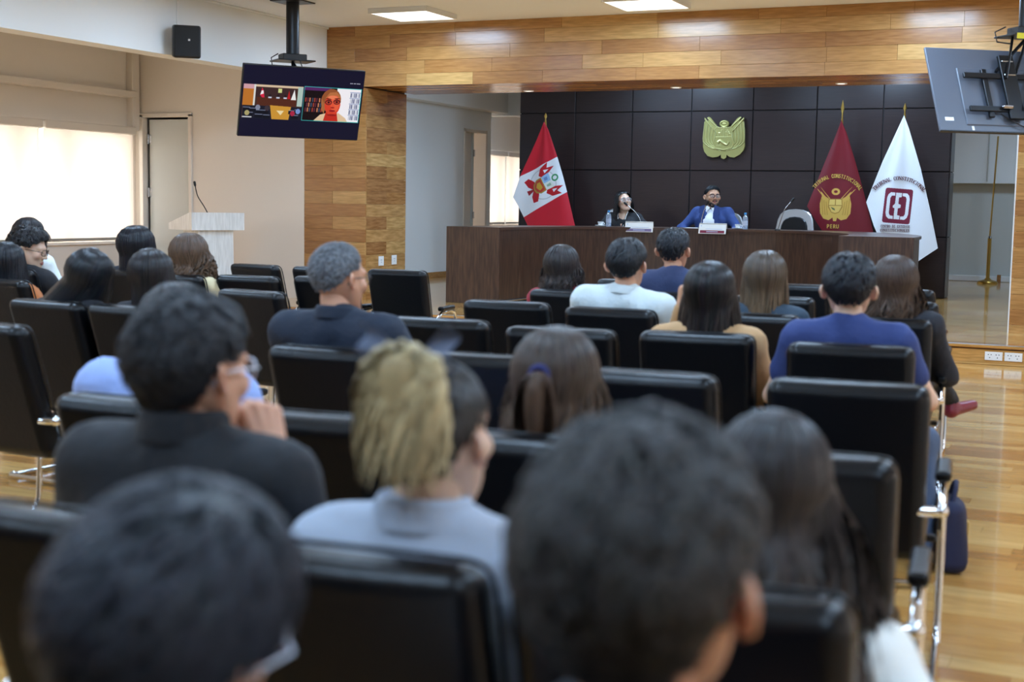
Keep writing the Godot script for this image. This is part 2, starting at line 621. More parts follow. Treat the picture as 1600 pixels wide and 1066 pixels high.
func make_wood_front() -> void:
	# the timber front: header over the stage, pillar at the left, pillar at the right, soffit
	var root := Node3D.new()
	root.name = "wall_timber_front"
	add_child(root)
	root.set_meta("kind", "structure")
	var core := MB.new()
	core.box(Vector3((-8.865 + RIGHT_X) * 0.5, (SOFFIT + CEIL) * 0.5 + 0.01, (HEADER_Z - 15.16) * 0.5 - 0.012), Vector3(RIGHT_X + 8.865, CEIL - SOFFIT - 0.02, 15.16 + HEADER_Z - 0.01))
	core.box(Vector3((-9.184 - 8.335) * 0.5, 1.35, (HEADER_Z - 14.97) * 0.5 - 0.012), Vector3(0.82, 2.71, 0.96))
	core.box(Vector3((-1.035 + RIGHT_X) * 0.5, 1.35, (HEADER_Z - 14.97) * 0.5 - 0.012), Vector3(RIGHT_X + 1.02, 2.71, 0.96))
	put("core", core, M.plank_gap, root)
	var course := 0.1517
	var gap := 0.0016
	var r := RandomNumberGenerator.new()
	r.seed = 5
	# header face: courses from the soffit to the ceiling
	var ys := [SOFFIT - 0.012, 2.834, 2.9857, 3.1374, 3.2891, CEIL]
	var lengths := [0.86, 1.1, 0.7, 1.32]
	for i in 5:
		var x := -8.865
		var k := (i * 2 + 1) % 4
		while x < RIGHT_X - 0.02:
			var l: float = lengths[(k + r.randi() % 2) % 4] * (0.55 if x < -8.8 and i % 2 == 0 else 1.0)
			k += 1
			var x1 := minf(x + l, RIGHT_X)
			plank(root, Vector3(x, ys[i], HEADER_Z - 0.02), Vector3(x1, ys[i + 1], HEADER_Z), gap, r)
			x = x1
	# left pillar: front face and the reveal towards the stage
	var y := 2.834 - course * 18.0
	var i := 0
	while y < SOFFIT - 0.03:
		var y1 := minf(y + course, 2.775)
		var yy := maxf(y, 0.0)
		var cut := -8.78 if i % 2 == 0 else -9.184
		var front := [[-9.184, cut], [cut, -8.32]] if i % 2 == 0 and r.randf() < 0.8 else [[-9.184, -8.32]]
		for f in front:
			plank(root, Vector3(f[0], yy, HEADER_Z - 0.02), Vector3(f[1], minf(y1, SOFFIT - 0.013 if f[1] > -8.86 else 2.775), HEADER_Z), gap, r)
		var side := [[HEADER_Z - 0.02, HEADER_Z - 0.5], [HEADER_Z - 0.5, -14.97]] if i % 2 == 0 else [[HEADER_Z - 0.02, -14.97]]
		for f in side:
			plank(root, Vector3(-8.34, yy, f[1]), Vector3(-8.32, minf(y1, SOFFIT - 0.013), f[0]), gap, r, "plank", "reveal_wood_%d")
		var right := [[-1.05, -0.2], [-0.2, 1.3], [1.3, RIGHT_X]] if i % 2 == 0 else [[-1.05, 0.6], [0.6, 2.2], [2.2, RIGHT_X]]
		for f in right:
			plank(root, Vector3(f[0], yy, HEADER_Z - 0.02), Vector3(f[1], minf(y1, SOFFIT - 0.013), HEADER_Z), gap, r)
		y += course
		i += 1
	# soffit boards run along the opening
	var z := HEADER_Z - 0.02
	while z > -15.15:
		var z1 := maxf(z - course, -15.17)
		var x := -8.32
		while x < -1.06:
			var x1 := minf(x + lengths[r.randi() % 4] * 1.3, -1.05)
			plank(root, Vector3(x, SOFFIT - 0.012, z1), Vector3(x1, SOFFIT + 0.006, z), gap, r)
			x = x1
		z = z1
	put("reveal_right", one_box(Vector3(-1.056, 1.35, (HEADER_Z - 14.97) * 0.5), Vector3(0.012, 2.7, 0.96)), M.wall_paint, root)
	# recessed lamps in the soffit
	var lamp_at := [Vector2(-6.66, -14.97), Vector2(-4.81, -14.93), Vector2(-2.94, -14.88)]
	for q in 3:
		var p: Vector2 = lamp_at[q]
		var t := thing("recessed_downlight", "small round white downlight set in the wooden soffit %s" % ["above the red and white flag", "in front of the gold emblem", "above the maroon flag"][q], "downlight", Vector3(p.x, SOFFIT - 0.012, p.y), 0, "downlights in the timber soffit")
		var rim := MB.new()
		rim.lathe([Vector2(0.045, 0.0), Vector2(0.05, -0.008), Vector2(0.06, -0.008), Vector2(0.064, 0.0)], 20)
		put("rim", rim, M.white_metal, t)
		var gl := MB.new()
		gl.lathe([Vector2(0.0, -0.004), Vector2(0.045, -0.004), Vector2(0.046, 0.0)], 20)
		put("lamp_face", gl, M.lamp_glow, t)
		var s := SpotLight3D.new()
		s.name = "lamp"
		t.add_child(s)
		s.position = Vector3(0, -0.02, 0)
		s.rotation_degrees.x = -90
		s.spot_angle = 55
		s.spot_angle_attenuation = 0.8
		s.spot_range = 20
		s.spot_attenuation = 2
		s.light_energy = 0.5
		s.light_size = 0.045
		s.light_color = Color(1, 0.97, 0.93)
		s.shadow_enabled = true


func plank(root: Node, lo: Vector3, hi: Vector3, gap: float, r: RandomNumberGenerator, called := "plank", mats := "wall_wood_%d", bev := 0.0012) -> void:
	var s := hi - lo
	var c := (lo + hi) * 0.5
	var ax := s.min_axis_index()
	for a in 3:
		if a != ax:
			s[a] -= gap
	c[ax] += r.randf_range(-0.0006, 0.0006)
	var m := MB.new()
	m.box(Vector3.ZERO, s, bev)
	var o := put(called, m, M[mats % (r.randi() % 6)], root)
	o.position = c


func make_floor() -> void:
	var root := Node3D.new()
	root.name = "floor"
	add_child(root)
	root.set_meta("kind", "structure")
	put("slab", one_box(Vector3((LEFT_X + RIGHT_X) * 0.5, -0.12, (REAR_Z - 14.0) * 0.5), Vector3(RIGHT_X - LEFT_X, 0.2, REAR_Z + 14.0)), M.plank_gap, root)
	var r := RandomNumberGenerator.new()
	r.seed = 9
	var w := 0.115
	var near := 0
	var rest := []
	for i in 6:
		rest.append(MB.new())
	var z := -12.61 - w * 12
	while z < REAR_Z:
		var z1 := minf(z + w, REAR_Z)
		var x := LEFT_X + r.randf() * -0.8
		while x < RIGHT_X:
			var x1 := x + r.randf_range(0.7, 1.25)
			var a := maxf(x, LEFT_X)
			var b := minf(x1, RIGHT_X if z > -12.62 else -9.184)
			if b - a > 0.01:
				if x1 > -1.35 and x < 0.4 and z < -4.2 and near < 298 and x < 0.1 - (z + 4.2) * 0.02:
					plank(root, Vector3(a, -0.02, z), Vector3(b, 0.0, z1), 0.001, r, "plank", "floor_wood_%d", 0.0008)
					near += 1
				else:
					rest[r.randi() % 6].box(Vector3((a + b) * 0.5, -0.01, (z + z1) * 0.5), Vector3(b - a - 0.001, 0.02, z1 - z - 0.001), 0.0008)
			x = x1
		z = z1
	var am := ArrayMesh.new()
	for i in 6:
		rest[i].into(am, M["floor_wood_%d" % i])
	put_mesh("floorboards", am, root).set_meta("kind", "stuff")
	# stage
	var st := Node3D.new()
	st.name = "floor_stage"
	add_child(st)
	st.set_meta("kind", "structure")
	var x0 := -9.184
	put("slab", one_box(Vector3((LEFT_X + RIGHT_X) * 0.5, STAGE * 0.5 - 0.1, -21.55), Vector3(RIGHT_X - LEFT_X, STAGE - 0.022 + 0.2, 14.9)), M.plank_gap, st)
	put("base", one_box(Vector3((x0 + RIGHT_X) * 0.5, STAGE * 0.5 - 0.012, -13.36), Vector3(RIGHT_X - x0, STAGE - 0.024, 1.46)), M.plank_gap, st)
	var riser := one_box(Vector3((x0 + RIGHT_X) * 0.5, STAGE * 0.5 - 0.02, -12.62), Vector3(RIGHT_X - x0, STAGE - 0.04, 0.022), 0.001)
	put("riser", riser, M.floor_wood_4, st)
	put("nosing", one_box(Vector3((x0 + RIGHT_X) * 0.5, STAGE - 0.014, -12.612), Vector3(RIGHT_X - x0, 0.028, 0.05), 0.008), M.floor_wood_1, st)
	put("edge_strip", one_box(Vector3((x0 + RIGHT_X) * 0.5, STAGE + 0.0015, -12.608), Vector3(RIGHT_X - x0, 0.005, 0.034), 0.0015), M.aluminium, st)
	put("skirting", one_box(Vector3((x0 + RIGHT_X) * 0.5, 0.006, -12.604), Vector3(RIGHT_X - x0, 0.012, 0.012), 0.003), M.floor_wood_2, st)
	var boards := []
	for i in 6:
		boards.append(MB.new())
	z = -12.64
	while z > -24.2:
		var z1 := z - w
		var x := LEFT_X - r.randf()
		while x < RIGHT_X:
			var x1 := x + r.randf_range(0.7, 1.25)
			var a := maxf(x, x0 if z > -14.2 else LEFT_X)
			var b := minf(x1, RIGHT_X)
			if b - a > 0.01:
				boards[r.randi() % 6].box(Vector3((a + b) * 0.5, STAGE - 0.01, (z + z1) * 0.5), Vector3(b - a - 0.001, 0.02, w - 0.001), 0.0008)
			x = x1
		z = z1
	var sm := ArrayMesh.new()
	for i in 6:
		boards[i].into(sm, M["floor_wood_%d" % i])
	put_mesh("floorboards", sm, st).set_meta("kind", "stuff")


func make_stage_back() -> void:
	# dark panelled wall: each panel a board of its own, grooves between
	var root := Node3D.new()
	root.name = "wall_dark_panels"
	add_child(root)
	root.set_meta("kind", "structure")
	put("core", one_box(Vector3(-5.42, (STAGE + CEIL) * 0.5, DARK_Z - 0.2), Vector3(6.29, CEIL - STAGE, 0.36)), M.groove, root)
	var ys := [STAGE, 0.998, 1.871, 2.717, CEIL]
	for i in 7:
		for j in 4:
			var lo := Vector3(-8.57 + 0.9 * i, ys[j], DARK_Z - 0.022)
			var hi := Vector3(-8.57 + 0.9 * (i + 1), ys[j + 1], DARK_Z)
			var m := one_box(Vector3.ZERO, hi - lo - Vector3(0.014, 0.014, 0), 0.003)
			put("panel", m, M.dark_panel, root).position = (lo + hi) * 0.5
	for x in [-8.572, -2.268]:
		for j in 4:
			put("panel", one_box(Vector3(x, (ys[j] + ys[j + 1]) * 0.5, DARK_Z - 0.2), Vector3(0.014, ys[j + 1] - ys[j] - 0.012, 0.38), 0.002), M.dark_panel, root)
	# stage side wall, with its beam and a door frame
	var w: Material = M.wall_paint
	wall_box("wall_stage_left", Vector3(-10.145, 0, -19.81), Vector3(-9.945, CEIL, -14.97), w)
	wall_box("wall_stage_left_lintel", Vector3(-10.145, 2.55, -20.65), Vector3(-9.945, CEIL, -19.81), w)
	wall_box("wall_stage_left_end", Vector3(-10.145, 0, -20.83), Vector3(-9.945, CEIL, -20.65), w)
	wall_box("wall_stage_left_return", Vector3(-10.145, 0, -15.17), Vector3(-8.46, CEIL, -14.972), w)
	wall_box("wall_stage_beam", Vector3(-9.95, 2.87, -24.0), Vector3(-9.72, CEIL, -15.17), w)
	wall_box("wall_corridor_beam", Vector3(LEFT_X, 2.83, -21.25), Vector3(-8.58, CEIL, -21.0), w)
	struct("baseboard_left", one_box(Vector3(-9.937, STAGE + 0.045, -17.4), Vector3(0.016, 0.09, 4.8), 0.004), M.wall_wood_0)
	var fr := MB.new()
	fr.box(Vector3(-10.045, 1.36, -19.83), Vector3(0.24, 2.4, 0.05), 0.005)
	fr.box(Vector3(-10.045, 1.36, -20.63), Vector3(0.24, 2.4, 0.05), 0.005)
	fr.box(Vector3(-10.045, 2.53, -20.23), Vector3(0.24, 0.05, 0.85), 0.005)
	struct("trim_5", fr, M.cream_paint)
	var door := Node3D.new()
	door.name = "door_2"
	add_child(door)
	door.set_meta("kind", "structure")
	door.position = Vector3(-10.03, STAGE, -20.27)
	put("leaf", one_box(Vector3(-0.03, 1.17, 0.2), Vector3(0.04, 2.32, 0.42), 0.004), M.cream_paint, door)
	put("leaf_edge", one_box(Vector3(0.0, 1.17, -0.02), Vector3(0.05, 2.32, 0.03), 0.004), M.grey_paint, door)
	for y in [0.98, 2.0]:
		put("hinge", one_box(Vector3(0.035, y, -0.02), Vector3(0.02, 0.11, 0.05), 0.002), M.steel, door)
	# rear walls
	wall_box("wall_back_right", Vector3(-6.2, 0, -24.34), Vector3(RIGHT_X, CEIL, -24.14), M.grey_paint)
	wall_box("wall_back_partition", Vector3(-6.2, 0, -29.0), Vector3(-6.0, CEIL, -24.34), w)
	wall_box("wall_back_far", Vector3(LEFT_X - 0.2, -0.2, -29.2), Vector3(-6.0, CEIL, -29.0), w)
	wall_box("wall_back_bulkhead", Vector3(-6.0, 1.82, -24.14), Vector3(RIGHT_X, CEIL, -23.9), w)
	struct("trim_6", one_box(Vector3(-2.25, 2.6, -23.89), Vector3(0.02, 1.5, 0.02), 0.003), M.grey_paint)
	struct("baseboard_back", one_box(Vector3(-2.4, STAGE + 0.05, -24.1), Vector3(3.2, 0.1, 0.07), 0.01), M.white_plastic)
	struct("trim_7", one_box(Vector3(-2.0, STAGE + 0.06, -24.05), Vector3(0.06, 0.13, 0.05), 0.006), M.wall_wood_4)
	# corridor window wall
	wall_box("wall_corridor_left", Vector3(LEFT_X - 0.2, 0, -29.0), Vector3(LEFT_X, 0.92, -16.2), M.cream_paint)
	wall_box("wall_corridor_left_upper", Vector3(LEFT_X - 0.2, 2.36, -29.0), Vector3(LEFT_X, CEIL, -16.2), M.cream_paint)
	wall_box("wall_corridor_left_pier", Vector3(LEFT_X - 0.2, 0.92, -17.2), Vector3(LEFT_X, 2.36, -16.2), M.cream_paint)


func blind(label: String, z0: float, z1: float, bottom: float, top: float, wx := LEFT_X, sg := 1.0) -> void:
	var t := thing("roller_blind", label, "blind", Vector3(wx + sg * 0.07, 0, (z0 + z1) * 0.5), 0.0 if sg > 0 else 180.0, "roller blinds on the windows")
	var l := z1 - z0
	var rows := []
	for i in 9:
		var row := []
		for j in 13:
			row.append(Vector3(0.002 * sin(j * 2.1) * (1.0 - i / 8.0), lerpf(bottom + 0.02, top - 0.02, i / 8.0), (j / 12.0 - 0.5) * l))
		rows.append(row)
	var m := MB.new()
	m.sheet(rows)
	put("cloth", m, M.blind_cloth, t)
	put("bottom_bar", one_box(Vector3(0, bottom + 0.012, 0), Vector3(0.016, 0.03, l), 0.006), M.aluminium, t)
	var cas := one_box(Vector3(0.01, top + 0.035, 0), Vector3(0.1, 0.1, l + 0.02), 0.012)
	put("cassette", cas, M.cream_paint, t)
	var ch := MB.new()
	ch.tube([Vector3(0.03, top - 0.02, -l * 0.5 + 0.06), Vector3(0.035, bottom + 0.35, -l * 0.5 + 0.08)], 0.002, 4)
	put("chain", ch, M.white_plastic, t)


func window(z0: float, z1: float, bottom: float, top: float, n: int, bars: Array, wx := LEFT_X, sg := 1.0) -> void:
	var root := Node3D.new()
	root.name = "window_%d" % n
	add_child(root)
	root.set_meta("kind", "structure")
	var f := MB.new()
	for z in [z0 + 0.025, z1 - 0.025]:
		f.box(Vector3(wx - sg * 0.14, (bottom + top) * 0.5, z), Vector3(0.06, top - bottom, 0.05), 0.004)
	for y in [bottom + 0.025, top - 0.025]:
		f.box(Vector3(wx - sg * 0.14, y, (z0 + z1) * 0.5), Vector3(0.06, 0.05, z1 - z0), 0.004)
	put("frame", f, M.aluminium, root)
	for z in bars:
		put("mullion", one_box(Vector3(wx - sg * 0.1, (bottom + top) * 0.5, z), Vector3(0.07, top - bottom, 0.075), 0.004), M.aluminium, root)
	var edges := [z0]
	edges.append_array(bars)
	edges.append(z1)
	for i in edges.size() - 1:
		var a: float = edges[i]
		var b: float = edges[i + 1]
		put("pane", one_box(Vector3(wx - sg * 0.15, (bottom + top) * 0.5, (a + b) * 0.5), Vector3(0.004, top - bottom - 0.06, absf(b - a) - 0.05)), M.window_glass, root)
	put("sill", one_box(Vector3(wx - sg * 0.03, bottom - 0.02, (z0 + z1) * 0.5), Vector3(0.14, 0.04, z1 - z0), 0.006), M.cream_paint, root)


func make_windows() -> void:
	window(-13.87, -9.2, 0.80, 2.20, 1, [-12.70, -11.90, -10.6])
	window(-8.75, -4.4, 0.80, 2.20, 2, [-7.6, -6.6, -5.5])
	window(-3.95, 0.3, 0.80, 2.20, 3, [-2.9, -1.9, -0.8])
	window(-28.6, -17.2, 0.92, 2.36, 4, [-27.2, -25.5, -24.95, -23.6, -22.0, -20.4, -18.8])
	blind("pale roller blind over the window beside the grey door", -13.86, -12.29, 0.82, 2.16)
	blind("pale roller blind behind the curly-haired listener at the left edge of the picture", -12.23, -10.4, 0.82, 2.16)
	blind("pale roller blind on the same window, beyond the left edge of the picture", -10.36, -9.2, 0.82, 2.16)
	blind("pale roller blind over the second hall window", -8.75, -4.4, 0.82, 2.16)
	blind("pale roller blind over the rearmost hall window", -3.95, 0.3, 0.82, 2.16)
	blind("pale roller blind far behind the stage, partly hidden by the dark panel wall", -28.4, -25.24, 0.95, 2.32)
	blind("pale roller blind far behind the stage, next to the side door", -25.17, -17.3, 0.95, 2.32)
	var k := 0
	for z in [-12.0, -7.7, -3.4]:
		window(z, z + 3.8, 0.80, 2.20, 5 + k, [z + 1.3, z + 2.5], RIGHT_X, -1.0)
		blind("pale roller blind beyond the right edge of the picture, %s" % ["nearest the stage", "in the middle", "nearest the camera"][k], z, z + 3.8, 0.82, 2.16, RIGHT_X, -1.0)
		k += 1
	# the eaves outside keep the sky off the upper part of the glass
	struct("roof_eaves", one_box(Vector3(LEFT_X - 0.95, 2.75, -13.2), Vector3(1.5, 0.12, 32.5)), M.grey_paint)
	var gr := struct("ground_outside", one_box(Vector3(LEFT_X - 8.0, -0.6, -13.0), Vector3(15.5, 0.1, 40.0)), M.grey_paint)
	gr.set_meta("kind", "structure")


func make_ceiling_lights() -> void:
	var cols := [-7.21, -4.55, -1.9, 0.75]
	var spot := ["near the left end of the timber header", "in front of the middle of the timber header", "above the right-hand television, cut by the top edge", "beyond the right edge of the picture, by the timber header"]
	for i in range(-2, 6):
		for j in 4:
			var p := Vector3(cols[j], CEIL, -13.1 + 2.62 * i)
			var label: String = "white ceiling light panel over the chairs, %s row from the header, %s column" % [["second", "third", "fourth", "fifth", "sixth"][clampi(i - 1, 0, 4)], ["first", "second", "third", "fourth"][j]]
			if i == 0:
				label = "square white ceiling light panel " + spot[j]
			elif i < 0:
				p.z = -16.3 if i == -1 else -18.0
				if i == -2:
					p = Vector3([-10.8, -5.9, -3.2, -1.2][j], CEIL, [-22.5, -17.9, -17.9, -21.6][j])
				label = "white ceiling light panel above the stage, %s of the %s row" % [["first", "second", "third", "fourth"][j], "front" if i == -1 else "rear"]
			var t := thing("ceiling_light", label, "ceiling light", p, 0, "" if i == 0 else ("ceiling light panels over the seating" if i > 0 else "ceiling light panels above the stage"))
			var f := MB.new()
			for s in [-1.0, 1.0]:
				f.box(Vector3(s * 0.345, -0.028, 0), Vector3(0.02, 0.056, 0.71), 0.003)
				f.box(Vector3(0, -0.028, s * 0.345), Vector3(0.67, 0.056, 0.02), 0.003)
			put("frame", f, M.white_metal, t)
			put("diffuser", one_box(Vector3(0, -0.03, 0), Vector3(0.67, 0.04, 0.67), 0.002), M.lamp_glow, t)
			var a := AreaLight3D.new()
			a.name = "lamp"
			t.add_child(a)
			a.position = Vector3(0, -0.062, 0)
			a.rotation_degrees.x = -90
			a.area_size = Vector2(0.66, 0.66)
			a.area_normalize_energy = true
			a.area_range = 40.0
			a.light_energy = PANEL_ENERGY
			a.light_color = Color(0.70, 0.85, 1.0)
			a.shadow_enabled = true


# ------------------------------------------------------------------ bench and what stands on it
func bench_point(t: float, out: float) -> Vector2:
	# inner line of the horseshoe seen by the audience; out moves towards the wall
	var a := PI * t
	var c := Vector2(-4.73, -14.28)
	var p := Vector2(-cos(a) * signf(1) * 1.0, 0)
	p = Vector2(-signf(cos(a)) * pow(absf(cos(a)), 0.8) * (1.96 + out), -pow(sin(a), 0.85) * (2.62 + out))
	return c + p


func make_desk() -> void:
	var top := 1.075
	var t := thing("panel_bench", "long dark walnut horseshoe bench facing the audience on the stage", "desk", Vector3.ZERO)
	var n := 48
	# curved front, in vertical boards
	var step := 4
	for k in range(0, n, step):
		var m := MB.new()
		var rows := [[], [], [], []]
		var pts := []
		for i in range(k, k + step + 1):
			pts.append(bench_point(float(i) / n, 0.0))
		for i in pts.size():
			var p: Vector2 = pts[i]
			var q := bench_point(float(k + i) / n, 0.03)
			rows[0].append(Vector3(q.x, STAGE + 0.05, q.y))
			rows[1].append(Vector3(p.x, STAGE + 0.05, p.y))
			rows[2].append(Vector3(p.x, top - 0.03, p.y))
			rows[3].append(Vector3(q.x, top - 0.03, q.y))
		m.sheet([rows[0], rows[1]])
		m.sheet([rows[1], rows[2]])
		m.sheet([rows[2], rows[3]])
		m.sheet([rows[3], rows[0]])
		put("front_board", m, M.walnut, t)
	# metal skirting strip along the foot of the front
	var strip := []
	for i in n + 1:
		var p := bench_point(float(i) / n, -0.006)
		strip.append(Vector3(p.x, STAGE + 0.035, p.y))
	var sk := MB.new()
	sk.tube(strip, 0.012, 6)
	put("skirting_strip", sk, M.steel, t)
	var kick := MB.new()
	var ra := []
	var rb := []
	for i in n + 1:
		var p := bench_point(float(i) / n, 0.02)
		ra.append(Vector3(p.x, STAGE, p.y))
		rb.append(Vector3(p.x, STAGE + 0.05, p.y))
	kick.sheet([ra, rb])
	put("plinth", kick, M.groove, t)
	# worktop and the outer back panel
	var wt := MB.new()
	var loops := [[], [], [], [], []]
	for i in n + 1:
		var p := bench_point(float(i) / n, -0.012)
		var q := bench_point(float(i) / n, 0.68 + 0.07 * float(i) / n)
		loops[0].append(Vector3(p.x, top - 0.03, p.y))
		loops[1].append(Vector3(p.x, top, p.y))
		loops[2].append(Vector3(q.x, top, q.y))
		loops[3].append(Vector3(q.x, top - 0.03, q.y))
		loops[4].append(Vector3(p.x, top - 0.03, p.y))
	for i in 4:
		wt.sheet([loops[i], loops[i + 1]])
	put("worktop", wt, M.walnut_top, t)
	# end panels of the two arms
	for s in [0.0, 1.0]:
		var p := bench_point(s, -0.012)
		var q := bench_point(s, 0.68 + 0.07 * s)
		var m := one_box(Vector3((p.x + q.x) * 0.5, (STAGE + top) * 0.5, p.y + 0.012), Vector3(absf(p.x - q.x), top - STAGE, 0.03), 0.003)
		put("end_panel", m, M.walnut, t)
	# outer sides of the arms
	for k in [0, n - 12]:
		var lo := []
		var hi := []
		for i in range(k, k + 13):
			var q := bench_point(float(i) / n, 0.66 + 0.07 * float(i) / n)
			lo.append(Vector3(q.x, STAGE, q.y))
			hi.append(Vector3(q.x, top - 0.03, q.y))
		var m := MB.new()
		m.sheet([lo, hi])
		put("side_panel", m, M.walnut, t)
	for i in range(3, n, 6):
		var p := bench_point(float(i) / n, 0.05)
		var q := bench_point(float(i) / n, 0.6)
		var c := (p + q) * 0.5
		var d := (q - p).normalized()
		put("rib", one_box(Vector3(c.x, (STAGE + top) * 0.5 - 0.02, c.y), Vector3(0.55, top - STAGE - 0.07, 0.02), 0.0, Basis(Vector3.UP, atan2(-d.y, d.x))), M.walnut, t)

	bottle("small water bottle with a blue cap beside the woman at the bench", Vector3(-6.22, top, -16.62))
	bottle("small water bottle with a blue cap beside the man in the blue jacket", Vector3(-4.50, top, -16.98))
	name_card("white name card with a violet strip in front of the woman at the bench", Vector3(-5.79, top + 0.005, -16.6), 12.0, M.violet_print)
	name_card("white name card with a maroon strip in front of the man in the blue jacket", Vector3(-4.89, top, -16.87), 0.0, M.maroon_print)
	cup("white coffee cup on the bench beside the woman", Vector3(-6.38, top, -16.75))
	cup("white coffee cup on the bench beside the man in the blue jacket", Vector3(-4.62, top, -17.08))
	var pp := thing("paper_sheet", "white sheet of paper under the hands of the man in the blue jacket", "paper", Vector3(-5.2, top, -17.05), 5)
	put("sheet", one_box(Vector3(0, 0.002, 0), Vector3(0.21, 0.003, 0.29)), M.paper, pp)
	microphone("thin gooseneck microphone in front of the woman at the bench", [Vector3(-5.88, top, -16.95), Vector3(-5.90, top + 0.1, -16.94), Vector3(-5.97, top + 0.2, -16.92), Vector3(-6.07, top + 0.285, -16.9)])
	microphone("thin gooseneck microphone in front of the man in the blue jacket", [Vector3(-5.10, top, -17.02), Vector3(-5.085, top + 0.12, -17.02), Vector3(-5.06, top + 0.22, -17.02), Vector3(-5.03, top + 0.3, -17.02)])
	microphone("thin gooseneck microphone in front of the empty bench chair", [Vector3(-3.99, top, -16.6), Vector3(-3.95, top + 0.14, -16.6), Vector3(-3.91, top + 0.26, -16.6), Vector3(-3.83, top + 0.36, -16.6)])

	bench_chair("empty high-backed black bench chair with a pale frame", Vector3(-4.16, STAGE + 0.05, -17.72), -8)
	bench_chair("black bench chair with a pale frame behind the woman in black", Vector3(-6.5, STAGE + 0.03, -17.75), 12)
	bench_chair("black bench chair hidden behind the man in the blue jacket", Vector3(-5.17, STAGE, -18.1), 0)


func bottle(label: String, p: Vector3) -> void:
	var t := thing("water_bottle", label, "bottle", p, 0, "water bottles on the bench")
	var m := MB.new()
	m.lathe([Vector2(0, 0.002), Vector2(0.03, 0.0), Vector2(0.034, 0.008), Vector2(0.034, 0.06), Vector2(0.032, 0.07), Vector2(0.034, 0.08), Vector2(0.034, 0.135), Vector2(0.028, 0.158), Vector2(0.014, 0.176), Vector2(0.0125, 0.19)], 18)
	put("body", m, M.bottle_plastic, t)
	var wtr := MB.new()
	wtr.lathe([Vector2(0, 0.004), Vector2(0.032, 0.004), Vector2(0.032, 0.12), Vector2(0, 0.12)], 18)
	put("water", wtr, M.bottle_plastic, t)
	var l := MB.new()
	l.lathe([Vector2(0.0345, 0.05), Vector2(0.0348, 0.052), Vector2(0.0348, 0.1), Vector2(0.0345, 0.102)], 18)
	put("label_band", l, M.bottle_label, t)
	var c := MB.new()
	c.lathe([Vector2(0, 0.212), Vector2(0.014, 0.212), Vector2(0.016, 0.208), Vector2(0.016, 0.188), Vector2(0.013, 0.186)], 16)
	put("cap", c, M.bottle_cap, t)


func name_card(label: String, p: Vector3, turn: float, strip: Material) -> void:
	var t := thing("name_card", label, "name card", p, turn, "name cards on the bench")
	var b := Basis(Vector3.RIGHT, -0.3)
	var tip := one_box(Vector3(0, -0.005, 0.02), Vector3(0.36, 0.125, 0.004), 0.001, b)
	put("card", tip, M.paper, t)
	put("foot", one_box(Vector3(0, 0.03, -0.03), Vector3(0.36, 0.09, 0.004), 0.001, Basis(Vector3.RIGHT, 0.5)), M.paper, t)
	put("colour_strip", one_box(b * Vector3(0, -0.036, 0.0035) + Vector3(0, -0.005, 0.02), Vector3(0.32, 0.036, 0.002), 0.0, b), strip, t)
	var l := MB.new()
	l.box(b * Vector3(0.02, 0.0, 0.0032) + Vector3(0, -0.005, 0.02), Vector3(0.22, 0.006, 0.001), 0, b)
	l.box(b * Vector3(0.0, -0.036, 0.0052) + Vector3(0, -0.005, 0.02), Vector3(0.15, 0.008, 0.001), 0, b)
	l.box(b * Vector3(-0.15, 0.04, 0.0032) + Vector3(0, -0.005, 0.02), Vector3(0.014, 0.018, 0.001), 0, b)
	put("print", l, M.bottle_label, t)


func cup(label: String, p: Vector3) -> void:
	var t := thing("coffee_cup", label, "cup", p, 0, "coffee cups on the bench")
	var m := MB.new()
	m.lathe([Vector2(0, 0.008), Vector2(0.024, 0.008), Vector2(0.026, 0.01), Vector2(0.04, 0.062), Vector2(0.037, 0.062), Vector2(0.022, 0.014), Vector2(0, 0.014)], 18)
	put("bowl", m, M.white_plastic, t)
	var s := MB.new()
	s.lathe([Vector2(0, 0.0), Vector2(0.045, 0.002), Vector2(0.075, 0.012), Vector2(0.074, 0.015), Vector2(0.04, 0.007), Vector2(0, 0.007)], 20)
	put("saucer", s, M.white_plastic, t)
	var h := MB.new()
	var pts := []
	for i in 8:
		var a := -1.3 + 2.6 * i / 7.0
		pts.append(Vector3(0.034 + 0.018 * cos(a), 0.036 + 0.017 * sin(a), 0))
	h.tube(pts, 0.004, 6)
	put("handle", h, M.white_plastic, t)


func microphone(label: String, pts: Array, big := false) -> void:
	var t := thing("gooseneck_microphone", label, "microphone", pts[0], 0, "" if big else "bench microphones")
	var l := []
	for p in pts:
		l.append(p - pts[0])
	var cv := []
	for i in 13:
		var s := i / 12.0 * (l.size() - 1)
		var k := mini(int(s), l.size() - 2)
		cv.append(l[k].cubic_interpolate(l[k + 1], l[maxi(k - 1, 0)], l[mini(k + 2, l.size() - 1)], s - k))
	var b := MB.new()
	b.lathe([Vector2(0, 0.022), Vector2(0.02, 0.022), Vector2(0.034, 0.014), Vector2(0.036, 0.0)], 16)
	put("base", b, M.black_plastic, t)
	var m := MB.new()
	m.tube(cv, 0.0055 if not big else 0.006, 8)
	put("gooseneck", m, M.steel if not big else M.black_metal, t)
	var d: Vector3 = (cv[12] - cv[11]).normalized()
	var h := MB.new()
	h.tube([cv[12] - d * 0.01, cv[12], cv[12] + d * 0.015, cv[12] + d * 0.045, cv[12] + d * 0.055], [0.006, 0.011, 0.015, 0.015, 0.008], 12)
	put("capsule", h, M.black_plastic, t)


